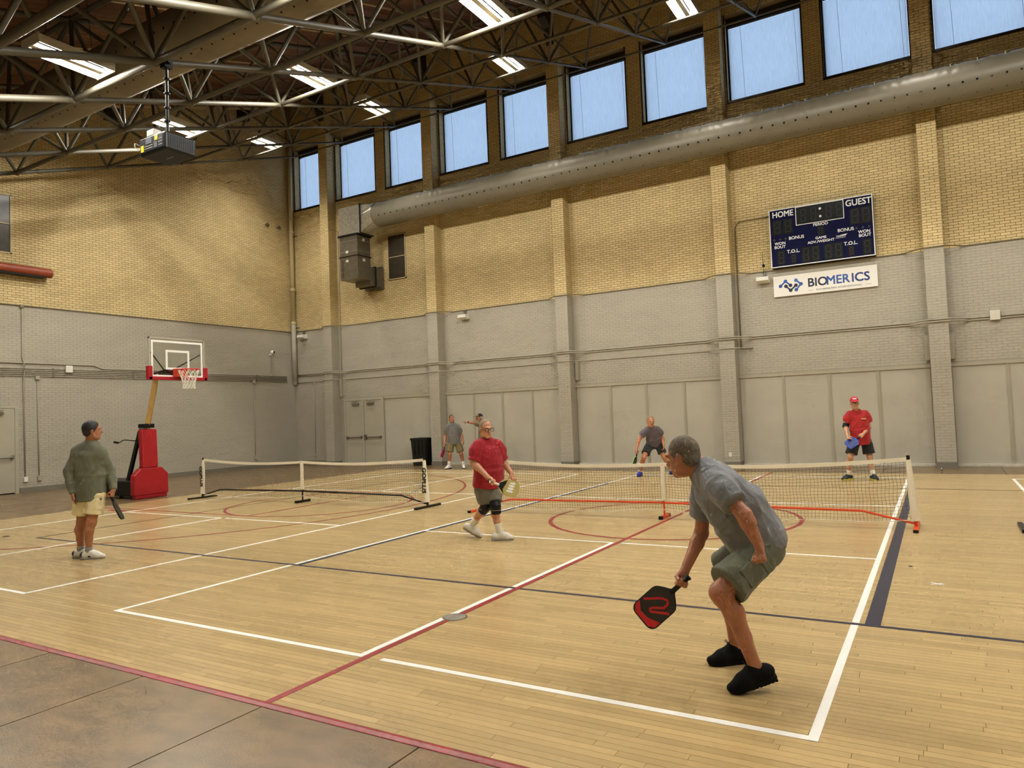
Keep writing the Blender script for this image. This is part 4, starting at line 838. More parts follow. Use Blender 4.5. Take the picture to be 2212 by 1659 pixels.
def head_blob(B, hc, f, u, r):
    ax = [r,f,u]
    B.ell(hc+u*.03-f*.012, (.078,.098,.098), ax, .02).ell(hc-u*.045+f*.022, (.060,.074,.078), ax, .03).cap(hc-u*.095+f*.062-r*.014, hc-u*.095+f*.062+r*.014, .026, .026, .02)
    B.cap(hc+f*.09+u*.012, hc+f*.112-u*.026, .010, .0155, .010).cap(hc+f*.102-u*.03-r*.012, hc+f*.102-u*.03+r*.012, .009, .009, .006)
    B.cap(hc+f*.082+u*.024-r*.04, hc+f*.082+u*.024+r*.04, .014, .014, .012); B.cap(hc+f*.09-u*.062-r*.02, hc+f*.09-u*.062+r*.02, .0085, .0085, .008)
    for s in (-1,1):
        B.sub(hc+f*.099+u*.003+r*s*.033, .013, .008); B.ell(hc+r*s*.079-u*.008-f*.012, (.010,.021,.033), [nrm(r*s+f*-.35),nrm(f+r*s*.35),u], .006); B.cap(hc+r*s*.05-u*.05, hc+r*s*.045-u*.09+f*.03, .022, .02, .02)
def ring_box(mb, c, X, Y, Zv, w, h, t):
    c, X, Y, Zv = (Vector(q) for q in (c,X,Y,Zv))
    for a,b,c0,d0 in ((w,t,0,h),(w,t,0,-h),(t,h,w,0),(t,h,-w,0)): mb.obox(c+X*c0+Y*d0, X*(a if a == w else t), Y*(b if b == h else t), Zv*.0015)
SK = lambda n, c: M('skin_'+n, c, .5, var=.10, vs=16, bump=.05, bs=90)
CL = lambda n, c, **k: M('cloth_'+n, c, .85, var=.08, vs=7, bump=.08, bs=160, sheen=.15, **k)
def shoe(parent, an, toe, side, m_up, m_so, h, name='shoe', zs=0.0, lace=None, L=.285, up=(0,0,1), m_heel=None):
    """shoe under ankle an, pointing along toe; sole plane through zs"""
    up = nrm(up); t = nrm(A3(toe)-(A3(toe)@up)*up); r = np.cross(t,up); g = A3(an)-up*((A3(an)-A3(zs))@up if not np.isscalar(zs) else (an[2]-zs)/max(up[2],.2)); heel = g-t*.085; ball = g+t*.10; tip = g+t*.165
    U = Blob(); U.cap(heel+up*.055+t*.02, ball+up*.042, .040, .046, .03, (up,.95)).cap(ball+up*.040, tip+up*.032, .046, .034, .03, (up,.8)).cap(g-t*.035+up*.06, g+t*.01+up*.095, .044, .042, .03).cap(g+t*.03+up*.085, g+t*.085+up*.06, .036, .036, .03); U.clip(g+up*.014, -up); U.clip(g+up*.115+t*.0, nrm(up*1-t*.25))
    so = blob_obj(name, U, h, m_up, parent)
    S_ = Blob(); S_.cyl(heel+up*.0+t*.025-up*.0, heel+t*.025+up*.032, .046, .044, .03, e=.008).cyl(g+t*.02, g+t*.02+up*.026, .043, .042, .05, e=.008).cyl(ball, ball+up*.024, .05, .049, .05, e=.008).cyl(tip-t*.012+up*.004, tip-t*.012+up*.024, .038, .037, .04, e=.008); S_.cap(heel+t*.02+up*.016,ball+up*.014,.012,.012,.04)
    blob_obj('sole', S_, h, m_so, so)
    if m_heel is not None: 
        Hb = Blob(); Hb.cap(heel+up*.058+t*.018, g+up*.05+t*.03, .0435, .047, .02, (up,.95)); Hb.clip(g+up*.02,-up).clip(g+up*.075-t*.03,nrm(up+t*.5)); blob_obj('heel_counter', Hb, h, m_heel, so)
    if lace is not None:
        mb = MB()
        for k in range(4): c = g+t*(.045+.022*k)+up*(.118-.014*k); mb.tube([c-r*.024-up*.006,c+up*.004,c+r*.024-up*.006], .003, 5)
        c = g+t*.045+up*.125
        for s in (-1,1): mb.tube([c,c+r*s*.02+up*.022+t*.008,c+r*s*.035+up*.012+t*.012,c+r*s*.012-up*.002,c], .0028, 5)
        mb.build('laces', lace, so)
    return so
def hat_cap(parent, hc, f, u, r, m, h, m_brim=None, logo=None, m_front=None):
    C = Blob(); ax = [r,f,u]; C.ell(hc+u*.045-f*.010, (.088,.108,.098), ax, .02); C.clip(hc+u*.045,nrm(-u-f*.06)); o = blob_obj('cap', C, h, m, parent)
    Bm = Blob(); Bm.ell(hc+u*.052+f*.105, (.076,.075,.030), [r,nrm(f-u*.2),nrm(u+f*.2)], .01); Bm.clip(hc+u*.052+f*.105,nrm(-u-f*.2)).clip(hc+u*.062+f*.105,nrm(u+f*.2)); blob_obj('visor', Bm, h*.7, m_brim or m, o)
    if m_front is not None:
        Fb = Blob(); Fb.ell(hc+u*.046-f*.008, (.0885,.109,.097), ax, .02); Fb.clip(hc+u*.048,nrm(-u-f*.06)).clip(hc+f*.03,-f); blob_obj('cap_front', Fb, h, m_front, o)
    if logo is not None: MB().obox(hc+u*.098+f*.083, r*.035, nrm(u*.7-f*.7)*.012, nrm(f+u)*.004).build('cap_badge', logo, o)
def glasses(parent, hc, f, u, r):
    mb = MB()
    for s in (-1,1): ring_box(mb, hc+f*.112+u*.002+r*s*.035, r, u, f, .026, .019, .0022); mb.tube([hc+f*.112+u*.01+r*s*.061, hc+f*.05+u*.008+r*s*.082, hc-f*.01+u*.004+r*s*.085], .0022, 5)
    mb.tube([hc+f*.114+u*.006-r*.01, hc+f*.114+u*.006+r*.01], .0022, 5); mb.build('glasses', m_dark, parent)
def face_bits(parent, hc, f, u, r, brow):
    for s in (-1,1):
        e = MB().ball(hc+f*.0835+u*.003+r*s*.032, .0108, 10, 8).build('eye', m_whitep, parent, smooth=True); MB().ball(hc+f*.0905+u*.003+r*s*.032, .0052, 8, 6).build('iris', m_dark, e, smooth=True)
        MB().ball(hc+f*.094+u*.029+r*s*.034, (.022,.007,.005), 8, 6, r, f, u).build('eyebrow', brow, parent, smooth=True)
    MB().ball(hc+f*.0945-u*.0615, (.023,.006,.0045), 10, 6, r, f, u).build('lips', m_lip, parent, smooth=True)
m_lip = M('lip', (128,66,54), .5)
def person(name, J, o):
    J = {k: A3(v) for k,v in J.items()}; h = o.get('h',.008)
    gx = (J['anL']+J['anR'])/2; P = thing('person', (gx[0],gx[1],0), o['label'], 'person')
    fwd = nrm(o['face']); bf = nrm(o['body']); up = o.get('hup',(0,0,1)); f,u,r = frame_head(fwd, up); hc = J['head']; sh = nrm(J['shR']-J['shL']); hp = nrm(J['hipR']-J['hipL'])
    pel = (J['hipL']+J['hipR'])/2; ch = (J['shL']+J['shR'])/2; spine = nrm(ch-pel); bl = o.get('bulk',1.0); lg = o.get('leg',1.0); arm = o.get('arm',1.0)
    inn = {s: J['sh'+s]+nrm(ch-J['sh'+s])*.045-spine*.018 for s in 'LR'}; skin = SK(name, o['skin']); B = Blob(); head_blob(B, hc, f, u, r); B.cap(hc-u*.065-f*.02, J['neck']+spine*0, .056, .062, .03); B.cap(J['neck'], ch-spine*.04, .06, .06, .03)
    B.cap(ch-spine*.13, pel+spine*.05, .10, .11, .05, (np.cross(sh,spine),.7)); B.cap(inn['L'],inn['R'],.035,.035,.03)
    for s in 'LR':
        S0,E0,W0 = inn[s],J['el'+s],J['wr'+s]; B.cap(S0,E0,.040*arm,.045*arm,.02); m1 = E0+(W0-E0)*.25; B.cap(E0,m1,.042*arm,.044*arm,.02).cap(m1,W0,.044*arm,.029*arm,.02); hd = o['hand'+s]
        hand(B, W0, hd['d'], hd['pal'], hd['th'], hd['pose'], hd.get('s',1.0))
        Hh,K,An = J['hip'+s],J['kn'+s],J['an'+s]; bd_ = o.get('back'+s, -bf); B.cap(Hh,K,.085*lg,.058*lg,.03); B.cap(K,K+(An-K)*.08,.056*lg,.054*lg,.02); cf = K+(An-K)*.3+nrm(bd_)*.022; B.cap(K+(An-K)*.06,cf,.05*lg,.056*lg,.03).cap(cf,K+(An-K)*.62+nrm(bd_)*.012,.056*lg,.044*lg,.03).cap(K+(An-K)*.62+nrm(bd_)*.012,An,.044*lg,.036*lg,.02)
        kf = nrm(-A3(bd_)); B.cap(K+kf*.02,K+kf*.016-nrm(K-An)*.03,.042*lg,.038*lg,.02); B.cap(An,An-nrm(K-An)*.045,.036,.034,.02)
    body = blob_obj('body', B, h, skin, P)
    # shirt
    w_ch, w_wa = .180*bl, .186*bl*o.get('belly',1.0); S = Blob(); dep = o.get('dep',.68)
    hem = pel+spine*o.get('hem',-.03); top = ch-spine*.055; mid = pel+(ch-pel)*.45+bf*o.get('gut',.01)
    S.cyl(hem, mid, w_wa*1.0, w_wa*.98, .06, hp, dep*1.02, .02).cyl(mid-spine*.02, top+spine*.03, w_wa*.98, w_ch*.92, .06, sh, dep, .07)
    nb = J['neck']+(ch-J['neck'])*.2
    if o.get('extra'): o['extra'](S, pel, ch, hp, sh)
    for s in 'LR': S.cap(nb, inn[s], .05, .058*bl, .06); S.cap(nb-spine*.03, inn[s]-spine*.05, .075, .07*bl, .06)
    if o.get('long'):
        for s in 'LR': S.cyl(inn[s], J['el'+s], .068*arm, .062*arm, .05, e=.03).cap(J['el'+s], J['el'+s]+(J['wr'+s]-J['el'+s])*.5, .062*arm, .052*arm, .03).cyl(J['el'+s]+(J['wr'+s]-J['el'+s])*.4, J['wr'+s]+(J['wr'+s]-J['el'+s])*.02, .054*arm, .042*arm, .03, e=.008)
    else:
        for s in 'LR': q = o.get('sleeve',.72); S.cap(inn[s],J['sh'+s]+(J['el'+s]-J['sh'+s])*.35,.068*arm,.074*arm,.05).cyl(inn[s]+(J['el'+s]-inn[s])*.15, J['sh'+s]+(J['el'+s]-J['sh'+s])*q, .068*arm, .080*arm, .04, e=.01)
    shirt = blob_obj('shirt', S, h, o['shirt'], P, noise=o.get('wr',.0065), seed=o.get('seed',1))
    nd = nrm(hc-u*.06-J['neck']); cx_ = nrm(sh-(sh@nd)*nd); cy_ = np.cross(nd,cx_)
    MB().tube([J['neck']+nd*.012+.064*(math.cos(t)*cx_+math.sin(t)*cy_) for t in np.linspace(0,2*math.pi,25)], .009, 6, cap=False).build('collar', o['shirt'], shirt, smooth=True)
    # shorts
    T = Blob(); cr = pel-A3((0,0,.05)); T.cyl(pel+spine*.10, cr-spine*.02, .155*bl, .166*bl, .05, hp, .68, .03)
    for s in 'LR':
        Hh,K = J['hip'+s],J['kn'+s]; q = o.get('short',.80); e = Hh+(K-Hh)*q; sw = o.get('sw',.098); T.cap(Hh+nrm(Hh-pel)*.0,Hh+(K-Hh)*.4,(.096*bl),.096,.05).cyl(Hh+(K-Hh)*.15,e,.098*bl,sw,.03,e=.01)
    shorts = blob_obj('shorts', T, h, o['shorts'], P, noise=o.get('wr',.0065)*.7, seed=o.get('seed',1)+9)
    # shoes, socks
    for s in 'LR':
        An,K = J['an'+s],J['kn'+s]; shoe(P, An, o['toe'+s], s, o['shoe'], o['sole'], h*.85, lace=o.get('lace'), m_heel=o.get('heel'), **(o.get('shoeopt'+s) or {}))
        if o.get('sock'): d = nrm(K-An); c = Blob().cyl(An-d*.03, An+d*o['sockh'], .046, .05, .01, e=.008); blob_obj('sock', c, h, o['sock'], P)
    # hair
    hair = o.get('hair'); 
    if hair is not None:
        Hh = Blob(); ax = [r,f,u]; Hh.ell(hc+u*.032-f*.016, o.get('hr',(.0815,.1005,.1005)), ax, .02).cap(hc-u*.035-f*.062-r*.03, hc-u*.035-f*.062+r*.03, .040, .040, .03)
        hl = o.get('hairline',.035); Hh.clip(hc+f*hl+u*.04, nrm(f*.9-u*o.get('hslope',.55))).clip(hc-u*.075,-u)
        for s in (-1,1): Hh.clip(hc+r*s*.078-u*.0, nrm(r*s*1.0+f*.35-u*.55)) if o.get('sidecut') else None
        blob_obj('hair', Hh, h, hair, P, noise=.0015, seed=3)
    if o.get('eyes',True): face_bits(body, hc, f, u, r, o.get('brow',hair) or m_dark)
    if o.get('glasses'): glasses(P, hc, f, u, r)
    if o.get('cap'): hat_cap(P, hc, f, u, r, o['cap'], h*.8, **o.get('capopt',{}))
    return P, J, (f,u,r,hc), spine
m_wsock = CL('white_sock', (232,228,214)); m_gsock = CL('grey_sock', (150,150,150)); m_wshoe = M('white_trainer', (232,228,218), .5, var=.06, vs=12); m_gsole = M('grey_sole', (150,148,142), .6); m_bshoe = M('black_trainer', (9,9,10), .85, bump=.15, bs=120, spec=.2); m_bsole = M('black_sole', (7,7,8), .8, spec=.2)
m_ghair = M('grey_hair', (112,100,82), .8, var=.35, vs=60, bump=.3, bs=180); m_dhair = M('black_hair', (26,22,20), .55, var=.3, vs=50, bump=.3, bs=150); m_bhair = M('brown_grey_hair', (92,76,56), .8, var=.3, vs=60, bump=.3, bs=180); m_whair = M('white_hair', (170,160,140), .8, var=.2, vs=60)
# ---- paddle: handle from butt to throat, blade on to the end
def paddle(butt, axis, nvec, face_m, edge_m, grip_m, lab, W=.20, Lh=.13, Lb=.28, art=None, name='paddle'):
    b = A3(butt); d = nrm(axis); nv = nrm(A3(nvec)-(A3(nvec)@d)*d); w = np.cross(nv,d); t = thing(name, tuple(b), lab, 'paddle')
    MB().tube([b,b+d*(Lh+.02)], .0165, 10).build('grip', grip_m, t, smooth=True); MB().tube([b-d*.006,b+d*.008], .02, 10).build('grip_cap', m_black, t)
    s0 = Lh; out = [(-.018,s0),(-.024,s0+.008),(-.05,s0+.026),(-W/2+.022,s0+.048),(-W/2+.006,s0+.066),(-W/2,s0+.09)]
    out += [(-W/2,s0+Lb-.05)]+[(-W/2+.05-.05*math.cos(a),s0+Lb-.05+.05*math.sin(a)) for a in np.linspace(.25,math.pi/2,5)]; out += [(-x,y) for x,y in out[::-1]]
    P3 = lambda x,y,z: b+w*x+d*y+nv*z
    MB().prism([P3(x,y,-.0075) for x,y in out], nv*.015).build('edge_guard', edge_m, t, bevel=.003); c = (0,s0+Lb*.5)
    ins = [((x)*.955,c[1]+(y-c[1])*.965) for x,y in out]; core = MB().prism([P3(x,y,-.0082) for x,y in ins], nv*.0164).build('face', face_m, t)
    if art: art(core, P3, s0, W, Lb)
    return t
# ------------------------------------------------------------------ the seven people
Fv, Rv = np.array([-.5095,.8605,0]), np.array([.8605,.5095,0]); Uv = np.array([0,0,1.])
P1 = dict(head=(2.262,.590,1.358),neck=(2.372,.622,1.295),shL=(2.492,.455,1.238),shR=(2.318,.800,1.205),elL=(2.663,.394,1.040),wrL=(2.734,.401,.871),elR=(2.283,.831,.845),wrR=(2.201,.690,.618),hipL=(2.715,.690,.795),hipR=(2.595,.860,.785),knL=(2.500,.410,.585),anL=(2.653,.516,.145),knR=(2.385,.907,.575),anR=(2.436,.945,.100))
P2 = dict(head=(-1.572,4.266,1.475),neck=(-1.604,4.306,1.333),shR=(-1.675,4.135,1.275),shL=(-1.485,4.465,1.27),elR=(-1.680,4.098,1.038),wrR=(-1.415,4.069,.833),elL=(-1.463,4.505,1.018),wrL=(-1.323,4.472,.864),hipR=(-1.655,4.245,.700),hipL=(-1.555,4.385,.695),knR=(-1.649,4.314,.429),anR=(-1.902,4.362,.185),knL=(-1.469,4.269,.445),anL=(-1.437,4.289,.115))
P3 = dict(head=(-5.889,1.455,1.658),neck=(-5.920,1.459,1.502),shL=(-6.080,1.345,1.428),shR=(-5.765,1.515,1.421),elL=(-6.110,1.265,1.133),wrL=(-6.014,1.264,.859),elR=(-5.790,1.635,1.120),wrR=(-5.676,1.603,.879),hipL=(-6.005,1.385,.810),hipR=(-5.845,1.480,.805),knL=(-6.067,1.401,.480),anL=(-6.110,1.410,.106),knR=(-5.861,1.413,.480),anR=(-5.902,1.400,.103))
P4 = dict(head=(-9.578,14.703,1.579),neck=(-9.581,14.725,1.420),shR=(-9.725,14.640,1.36),shL=(-9.418,14.822,1.353),elR=(-9.816,14.644,1.031),wrR=(-9.787,14.545,.791),elL=(-9.368,14.909,1.037),wrL=(-9.272,14.850,.841),hipR=(-9.634,14.694,.814),hipL=(-9.452,14.802,.813),knR=(-9.649,14.627,.469),anR=(-9.712,14.648,.112),knL=(-9.337,14.811,.455),anL=(-9.314,14.883,.101))
P5 = dict(head=(-8.346,14.410,1.569),neck=(-8.290,14.447,1.430),shR=(-8.214,14.256,1.385),shL=(-8.324,14.656,1.375),elR=(-8.386,14.131,1.436),wrR=(-8.515,14.031,1.462),elL=(-8.367,14.724,1.054),wrL=(-8.374,14.626,.841),hipR=(-8.244,14.355,.816),hipL=(-8.321,14.542,.807),knR=(-8.255,14.348,.482),anR=(-8.256,14.348,.098),knL=(-8.332,14.535,.470),anL=(-8.354,14.545,.098))
P6 = dict(head=(-2.398,12.970,1.335),neck=(-2.419,13.074,1.188),shR=(-2.559,13.014,1.155),shL=(-2.271,13.185,1.158),elR=(-2.725,12.974,.906),wrR=(-2.756,12.840,.662),elL=(-2.260,13.366,.920),wrL=(-2.191,13.232,.751),hipR=(-2.573,13.262,.743),hipL=(-2.366,13.384,.755),knR=(-2.618,12.980,.473),anR=(-2.788,13.111,.102),knL=(-2.231,13.325,.458),anL=(-2.12,13.60,.102))
P7 = dict(head=(2.147,12.745,1.607),neck=(2.168,12.850,1.433),shR=(2.007,12.755,1.393),shL=(2.357,12.962,1.39),elR=(1.951,12.779,1.127),wrR=(1.997,12.539,.952),elL=(2.379,12.975,1.097),wrL=(2.288,12.631,.961),hipR=(2.105,12.813,.803),hipL=(2.316,12.938,.805),knR=(2.020,12.704,.503),anR=(1.950,12.837,.110),knL=(2.363,12.907,.488),anL=(2.415,12.857,.108))
def hnd(d, pal, th, pose='relax', s=1.0): return dict(d=A3(d), pal=A3(pal), th=A3(th), pose=pose, s=s)
def held(J, o, s, axis, **k):
    """put a paddle handle into the closed hand s"""
    h_ = o['hand'+s]; d = nrm(h_['d']); pal = nrm(h_['pal']-(h_['pal']@d)*d); w = A3(J['wr'+s]); return w+d*.078+pal*.026-nrm(axis)*.055
def back1(S, pel, ch, hp, sh):
    bk = nrm(Rv*.6+Uv*.75); S.cyl(pel+bk*.05-(ch-pel)*.05, pel+(ch-pel)*.6+bk*.075, .175, .17, .06, hp, .82, .05).cyl(pel+(ch-pel)*.4+bk*.07, ch+bk*.025+(ch-pel)*.02, .17, .14, .08, sh, .80, .07)
# --- the player bending in the foreground
o1 = dict(label='man bending low in grey T-shirt, olive shorts and black trainers in the foreground', face=-Rv*.75+Fv*.66-Uv*.22, body=-Rv*.8-Uv*.5, skin=(176,116,84), h=.0065, bulk=1.08, dep=.74, arm=1.0, leg=1.02, hem=-.04, gut=.02, wr=.008, seed=5, extra=back1,
  shirt=CL('grey_tee', (128,130,134)), shorts=CL('olive_shorts', (104,106,86)), shoe=m_bshoe, sole=m_bsole, lace=m_black, toeL=(-.81,-.59,0), toeR=(-.77,-.64,0), shoeoptL=dict(up=(-.20,-.15,.96), zs=.045), hair=m_ghair, hairline=.06, short=.86, sw=.128, sleeve=.70,
  handL=hnd((.25,-.15,-.9), (-.86,-.51,-.2), (-.5,.3,-.1), 'fist'), handR=hnd((-.14,-.50,-.80), (.51,-.86,.2), (-.72,-.22,-.65), 'grip'))
p1,_,_,_ = person('foreground', P1, o1)
tH = nrm(A3(P1['knL'])-A3(P1['hipL'])); tO = nrm(-Fv-(-Fv@tH)*tH); tS = np.cross(tH,tO); tC = A3(P1['hipL'])+(A3(P1['knL'])-A3(P1['hipL']))*.40+tO*.118
MB().obox(tC+tH*.05, tH*.075, tO*.008, tS*.06).build('cargo_pocket', o1['shorts'], p1, bevel=.006); MB().obox(tC-tH*.035, tH*.022, tO*.012, tS*.065).build('pocket_flap', o1['shorts'], p1, bevel=.005); MB().obox(tC-tH*.03+tS*.03, tH*.009, tO*.0135, tS*.016).build('flap_tab', m_black, p1)
tt = nrm((-.81,-.59,0)); uu = nrm((-.20,-.15,.96)); tt = nrm(tt-(tt@uu)*uu); gg = A3(P1['anL'])-uu*((P1['anL'][2]-.045)/uu[2]); ss = np.cross(tt,uu)
for k in range(7): MB().obox(gg-tt*(.088-.024*k)-uu*.0005, tt*.008, ss*.034, uu*.007).build('tread_lug', m_bsole, p1)
ax1 = A3((-.265,-.087,-.245)); m_pblk = M('black_paddle_face', (44,40,32), .5, var=.1, vs=40); m_pred = M('red_paddle_art', (206,34,38), .45)
def art1(core, P3, s0, W, L):
    z = .0086; out = [(-W*.46,s0+L*.72),(-W*.2,s0+L*.86),(W*.1,s0+L*.84),(W*.46,s0+L*.70),(W*.455,s0+L*.86),(W*.3,s0+L*.965),(-W*.3,s0+L*.965),(-W*.455,s0+L*.86)]
    for sgn in (1,-1):
        MB().prism([P3(x,y,z*sgn) for x,y in out], (P3(0,0,.0006)-P3(0,0,0))*sgn).build('red_band', m_pred, core)
        S1 = [(-.40,.62),(-.05,.30),(.10,.24),(.20,.30),(.20,.42),(-.02,.60),(-.06,.68),(.02,.70),(.42,.42)]
        for a,b in zip(S1[:-1],S1[1:]):
            A_, B_ = A3(P3(a[0]*W,s0+a[1]*L,z*sgn)), A3(P3(b[0]*W,s0+b[1]*L,z*sgn)); d = B_-A_; nn = nrm(A3(P3(0,0,1))-A3(P3(0,0,0))); MB().obox((A_+B_)/2, d/2*1.06, nrm(np.cross(nn,d))*.0075, nn*.0006).build('red_stripe', m_pred, core)
paddle(held(P1,o1,'R',ax1), ax1, (.3,-.93,.25), m_pblk, m_black, m_black, 'black and red paddle in the hand of the foreground player', art=art1)
# --- red shirt walking
o2 = dict(label='walking man in red T-shirt with glasses, grey shorts and black knee sleeves', face=Rv*.50-Fv*.86-Uv*.12, body=Rv*.62-Fv*.78, skin=(196,140,108), h=.0085, bulk=1.08, belly=1.08, gut=.035, dep=.72, arm=1.05, hem=.0, seed=11,
  shirt=CL('red_tee', (152,8,28)), shorts=CL('grey_shorts', (108,104,96)), shoe=m_wshoe, sole=m_gsole, lace=m_wsock, sock=m_wsock, sockh=.11, toeL=(.84,.52,0), toeR=(.92,.18,0), shoeoptR=dict(up=(.42,.10,.88), zs=.075), hair=M('short_grey_hair', (138,122,100), .8, var=.3, vs=60), hr=(.0825,.101,.1015), hairline=.022, hslope=.30, glasses=True, short=.78, sleeve=.90,
  handR=hnd((.82,-.05,-.52), (.25,-.75,-.35), (.6,.1,.6), 'grip'), handL=hnd((.45,-.15,-.85), (-.5,.2,-.3), (.5,-.5,0), 'relax'))
p2,_,_,_ = person('walker', P2, o2)
for s in 'LR':
    K,Hh,An = A3(P2['kn'+s]),A3(P2['hip'+s]),A3(P2['an'+s]); d1,d2_ = nrm(Hh-K),nrm(An-K); Bk = Blob().cyl(K-d1*.01,K+d1*.10,.066,.075,.03,e=.008).cyl(K-d2_*.01,K+d2_*.10,.068,.066,.03,e=.008).cap(K,K,.066,.066,.02); ks = blob_obj('knee_sleeve', Bk, .0085, m_black, p2)
    MB().tube([K+d2_*.045+.07*(math.cos(t)*Rv+math.sin(t)*Fv) for t in np.linspace(0,2*math.pi,17)], .006, 5, cap=False).build('strap', m_base, ks)
ax2 = A3((.235,.085,-.085)); m_gold = M('olive_gold_paddle_face', (186,172,104), .5)
def art2(core, P3, s0, W, L):
    nn = nrm(A3(P3(0,0,1))-A3(P3(0,0,0)))
    for sgn in (1,-1):
        z = .0086*sgn; MB().prism([P3(x,y,z) for x,y in ((-.024,s0+.012),(.024,s0+.012),(W*.46,s0+L*.38),(W*.2,s0+L*.36),(-W*.2,s0+L*.28),(-W*.46,s0+L*.38))], nn*.0006*sgn).build('black_throat', m_black, core)
        for k in range(4):
            x = -.055+.035*k; MB().prism([P3(x,s0+L*(.48+.02*k),z),(P3(x+.022,s0+L*(.46+.02*k),z)),(P3(x+.034,s0+L*(.66+.03*k),z)),(P3(x+.02,s0+L*(.80),z)),(P3(x+.004,s0+L*.72,z))], nn*.0006*sgn).build('white_leaf_stripe', m_lettw, core)
paddle(held(P2,o2,'R',ax2), ax2, (.40,-.82,.2), m_gold, m_gold, m_whitep, 'olive gold paddle with white stripes held by the man in red', art=art2)
# --- green long sleeves, seen from behind
o3 = dict(label='man seen from behind in green long-sleeved shirt and cream shorts at the left', face=Rv*.80+Fv*.58, body=Fv*.88+Rv*.45, skin=(168,112,78), h=.0085, bulk=1.06, dep=.70, long=True, hem=-.07, seed=21, arm=1.04,
  shirt=CL('sage_long_sleeve', (104,106,86)), shorts=CL('cream_shorts', (226,210,162)), shoe=m_wshoe, sole=m_gsole, heel=M('navy_heel', (34,40,56), .5), lace=m_wsock, sock=m_gsock, sockh=.05, toeL=(.78,.62,0), toeR=(.78,.62,0), backL=-Fv*.7-Rv*.7, backR=-Fv*.7-Rv*.7, hair=m_dhair, hr=(.087,.106,.106), hairline=.05, short=.72, sw=.118,
  handL=hnd((.05,.0,-1), (.5,.86,0), (.3,.2,0), 'relax'), handR=hnd((.0,-.25,-.97), (-.86,-.51,.1), (.5,-.5,0), 'grip'))
person('green', P3, o3); ax3 = A3((.095,.065,-.24))
paddle(held(P3,o3,'R',ax3), ax3, Rv*.93+Fv*.25, M('dark_paddle_face', (44,40,34), .5), m_black, m_black, 'dark paddle held edge-on by the man in the green shirt')
# --- far man in grey beside the bin
o4 = dict(label='far man in grey T-shirt and khaki cargo shorts standing beside the bin', face=-Fv*.82+Rv*.55, body=-Fv, skin=(172,116,82), h=.0095, bulk=1.04, dep=.66, belly=1.03, hem=-.05, seed=31,
  shirt=CL('dark_grey_tee', (108,106,102)), shorts=CL('khaki_shorts', (116,104,62)), shoe=m_wshoe, sole=m_black, lace=m_wsock, sock=m_wsock, sockh=.13, toeL=(.62,-.78,0), toeR=(-.1,-.95,0), hair=m_bhair, hairline=.02, short=.80, sw=.118, sleeve=.74,
  handR=hnd((.02,-.08,-1), (.86,.51,0), (.5,-.86,0), 'grip'), handL=hnd((.05,-.05,-1), (-.86,-.51,0), (.5,-.86,0), 'relax'))
person('far_grey', P4, o4); ax4 = A3((-.06,-.095,-.27))
paddle(held(P4,o4,'R',ax4), ax4, Rv*.92-Fv*.32, M('magenta_paddle_face', (150,34,84), .5), M('magenta_edge', (186,40,100), .5), m_black, 'magenta paddle hanging from the hand of the far man in grey')
# --- man pointing
m_kh = CL('khaki_cap', (120,106,84))
o5 = dict(label='man in black and khaki cap pointing, partly hidden behind the man in red', face=-Rv*.95-Fv*.25, body=-Rv*.9-Fv*.3, skin=(160,108,78), h=.0095, bulk=1.0, dep=.66, hem=-.05, seed=41,
  shirt=CL('olive_tee', (108,100,74)), shorts=CL('dark_shorts', (50,48,44)), shoe=m_wshoe, sole=m_gsole, sock=m_wsock, sockh=.1, toeL=(-.86,-.5,0), toeR=(-.86,-.5,0), hair=m_whair, hairline=.0, cap=CL('black_cap', (24,22,22)), capopt=dict(m_brim=m_kh, m_front=m_kh),
  handR=hnd((-.85,-.58,.14), (0,0,-1), (.5,-.86,0), 'point'), handL=hnd((0,0,-1), (.5,-.86,0), (-.86,-.5,0), 'relax'))
p5,_,_,_ = person('pointing', P5, o5); w5 = A3(P5['wrR']); d5 = nrm(A3(P5['wrR'])-A3(P5['elR']))
blob_obj('wristwatch', Blob().cyl(w5-d5*.03,w5-d5*.002,.037,.035,.01,e=.006), .006, m_black, p5)
# --- crouching player with blue shoes
o6 = dict(label='crouching player in purple-grey T-shirt, dark shorts and blue shoes behind the net', face=-Fv-Uv*.1, body=-Fv*.9-Uv*.3, skin=(184,122,86), h=.0095, bulk=1.0, dep=.64, hem=-.04, seed=51, hup=(.05,-.05,1),
  shirt=CL('purple_grey_tee', (94,86,94)), shorts=CL('charcoal_shorts', (32,35,34)), shoe=M('blue_trainer', (34,52,168), .5), sole=M('navy_sole', (22,26,60), .6), sock=m_wsock, sockh=.04, toeL=(.85,-.5,0), toeR=(.05,-.95,0), hair=M('sandy_hair', (128,104,74), .8, var=.3, vs=60), hr=(.0825,.101,.1015), hairline=.022, hslope=.30, short=.70, sw=.112, sleeve=.62,
  handR=hnd((-.05,-.1,-1), (.86,.51,0), (.5,-.86,0), 'grip'), handL=hnd((.2,-.5,-.8), (-.86,-.51,0), (.5,-.86,0), 'relax'))
p6,_,_,_ = person('crouching', P6, o6); ax6 = A3((-.054,-.10,-.257))
paddle(held(P6,o6,'R',ax6), ax6, Rv*.86-Fv*.5, M('charcoal_paddle_face', (40,42,38), .5), M('lime_edge', (126,208,66), .5), m_black, 'charcoal paddle with lime edge held by the crouching player')
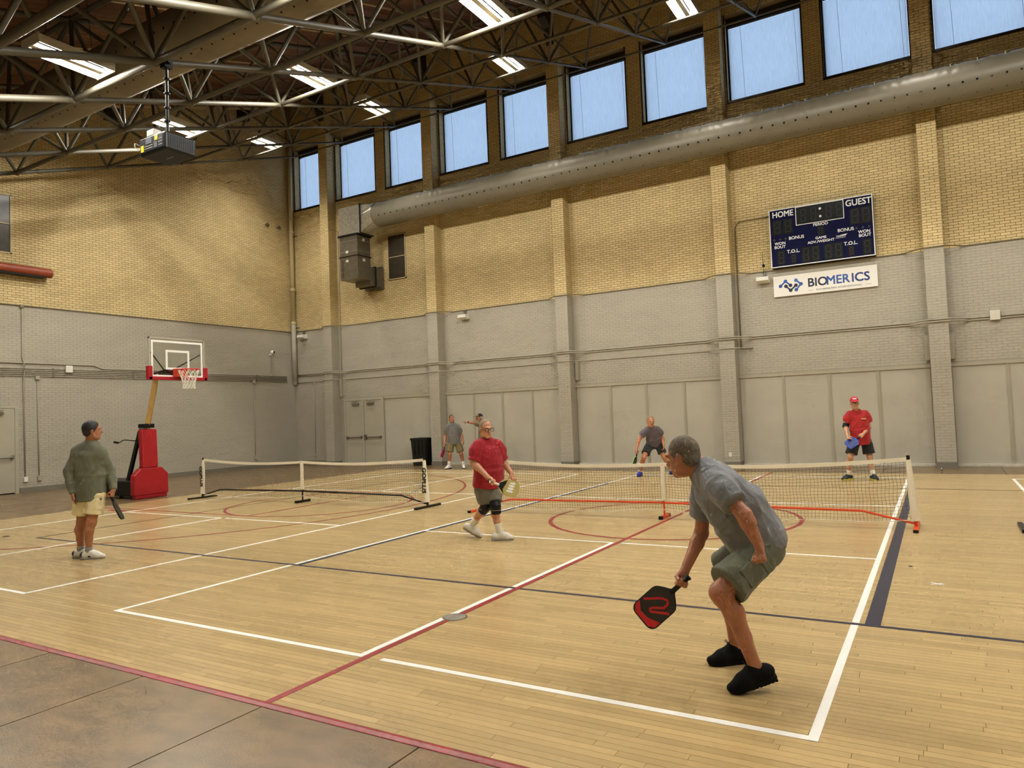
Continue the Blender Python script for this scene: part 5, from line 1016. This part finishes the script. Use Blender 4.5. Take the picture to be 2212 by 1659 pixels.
# --- red cap player
o7 = dict(label='player in red cap, red T-shirt and black shorts waiting behind the net', face=-Fv*.92-Rv*.36-Uv*.08, body=-Fv, skin=(196,146,116), h=.009, bulk=1.07, dep=.70, belly=1.05, gut=.03, hem=-.06, seed=61, arm=1.02,
  shirt=CL('bright_red_tee', (168,26,28)), shorts=CL('black_shorts', (10,10,10)), shoe=M('navy_trainer', (26,34,44), .5), sole=M('yellow_sole', (206,200,60), .6), sock=m_wsock, sockh=.10, toeL=(.5,-.86,0), toeR=(-.62,-.78,0), hair=m_whair, hairline=-.02, cap=CL('red_cap', (190,22,44)), capopt=dict(logo=m_lettw), glasses=True, short=.84, sw=.12, sleeve=.68,
  handR=hnd((.35,-.55,-.75), (.4,-.5,.4), (.5,.2,.3), 'relax'), handL=hnd((-.45,-.75,-.45), (-.6,.1,-.5), (-.4,-.6,.4), 'grip'))
p7,J7,_,_ = person('red_cap', P7, o7); e7 = A3(P7['elR']); dA = nrm(A3(P7['shR'])-e7); dB = nrm(A3(P7['wrR'])-e7)
bk = blob_obj('elbow_brace', Blob().cyl(e7-dA*.01,e7+dA*.07,.057,.06,.03,e=.006).cyl(e7-dB*.01,e7+dB*.06,.055,.054,.03,e=.006).cap(e7,e7,.055,.055,.02), .009, m_black, p7)
cN = (A3(P7['shL'])*.62+A3(P7['shR'])*.38)-Fv*.152+A3((0,0,-.115)); MB().obox(cN, Rv*.045, Fv*.012, A3((0,0,.008))).build('chest_print', M('gold_white_print', (236,214,140), .5), p7)
ax7 = A3((-.185,-.14,-.14)); m_bluf = M('blue_paddle_face', (30,60,150), .45)
def art7(core, P3, s0, W, L):
    nn = nrm(A3(P3(0,0,1))-A3(P3(0,0,0)))
    for sgn in (1,-1):
        for k in range(4): x = -.06+.035*k; MB().prism([P3(x,s0+L*.35,.0086*sgn),P3(x+.012,s0+L*.33,.0086*sgn),P3(x+.03,s0+L*.82,.0086*sgn),P3(x+.015,s0+L*.80,.0086*sgn)], nn*.0006*sgn).build('dark_stripe', m_navy, core)
paddle(held(P7,o7,'L',ax7), ax7, (.15,-.92,.35), m_bluf, m_bluf, m_black, 'blue striped paddle held across the body by the red cap player', art=art7)
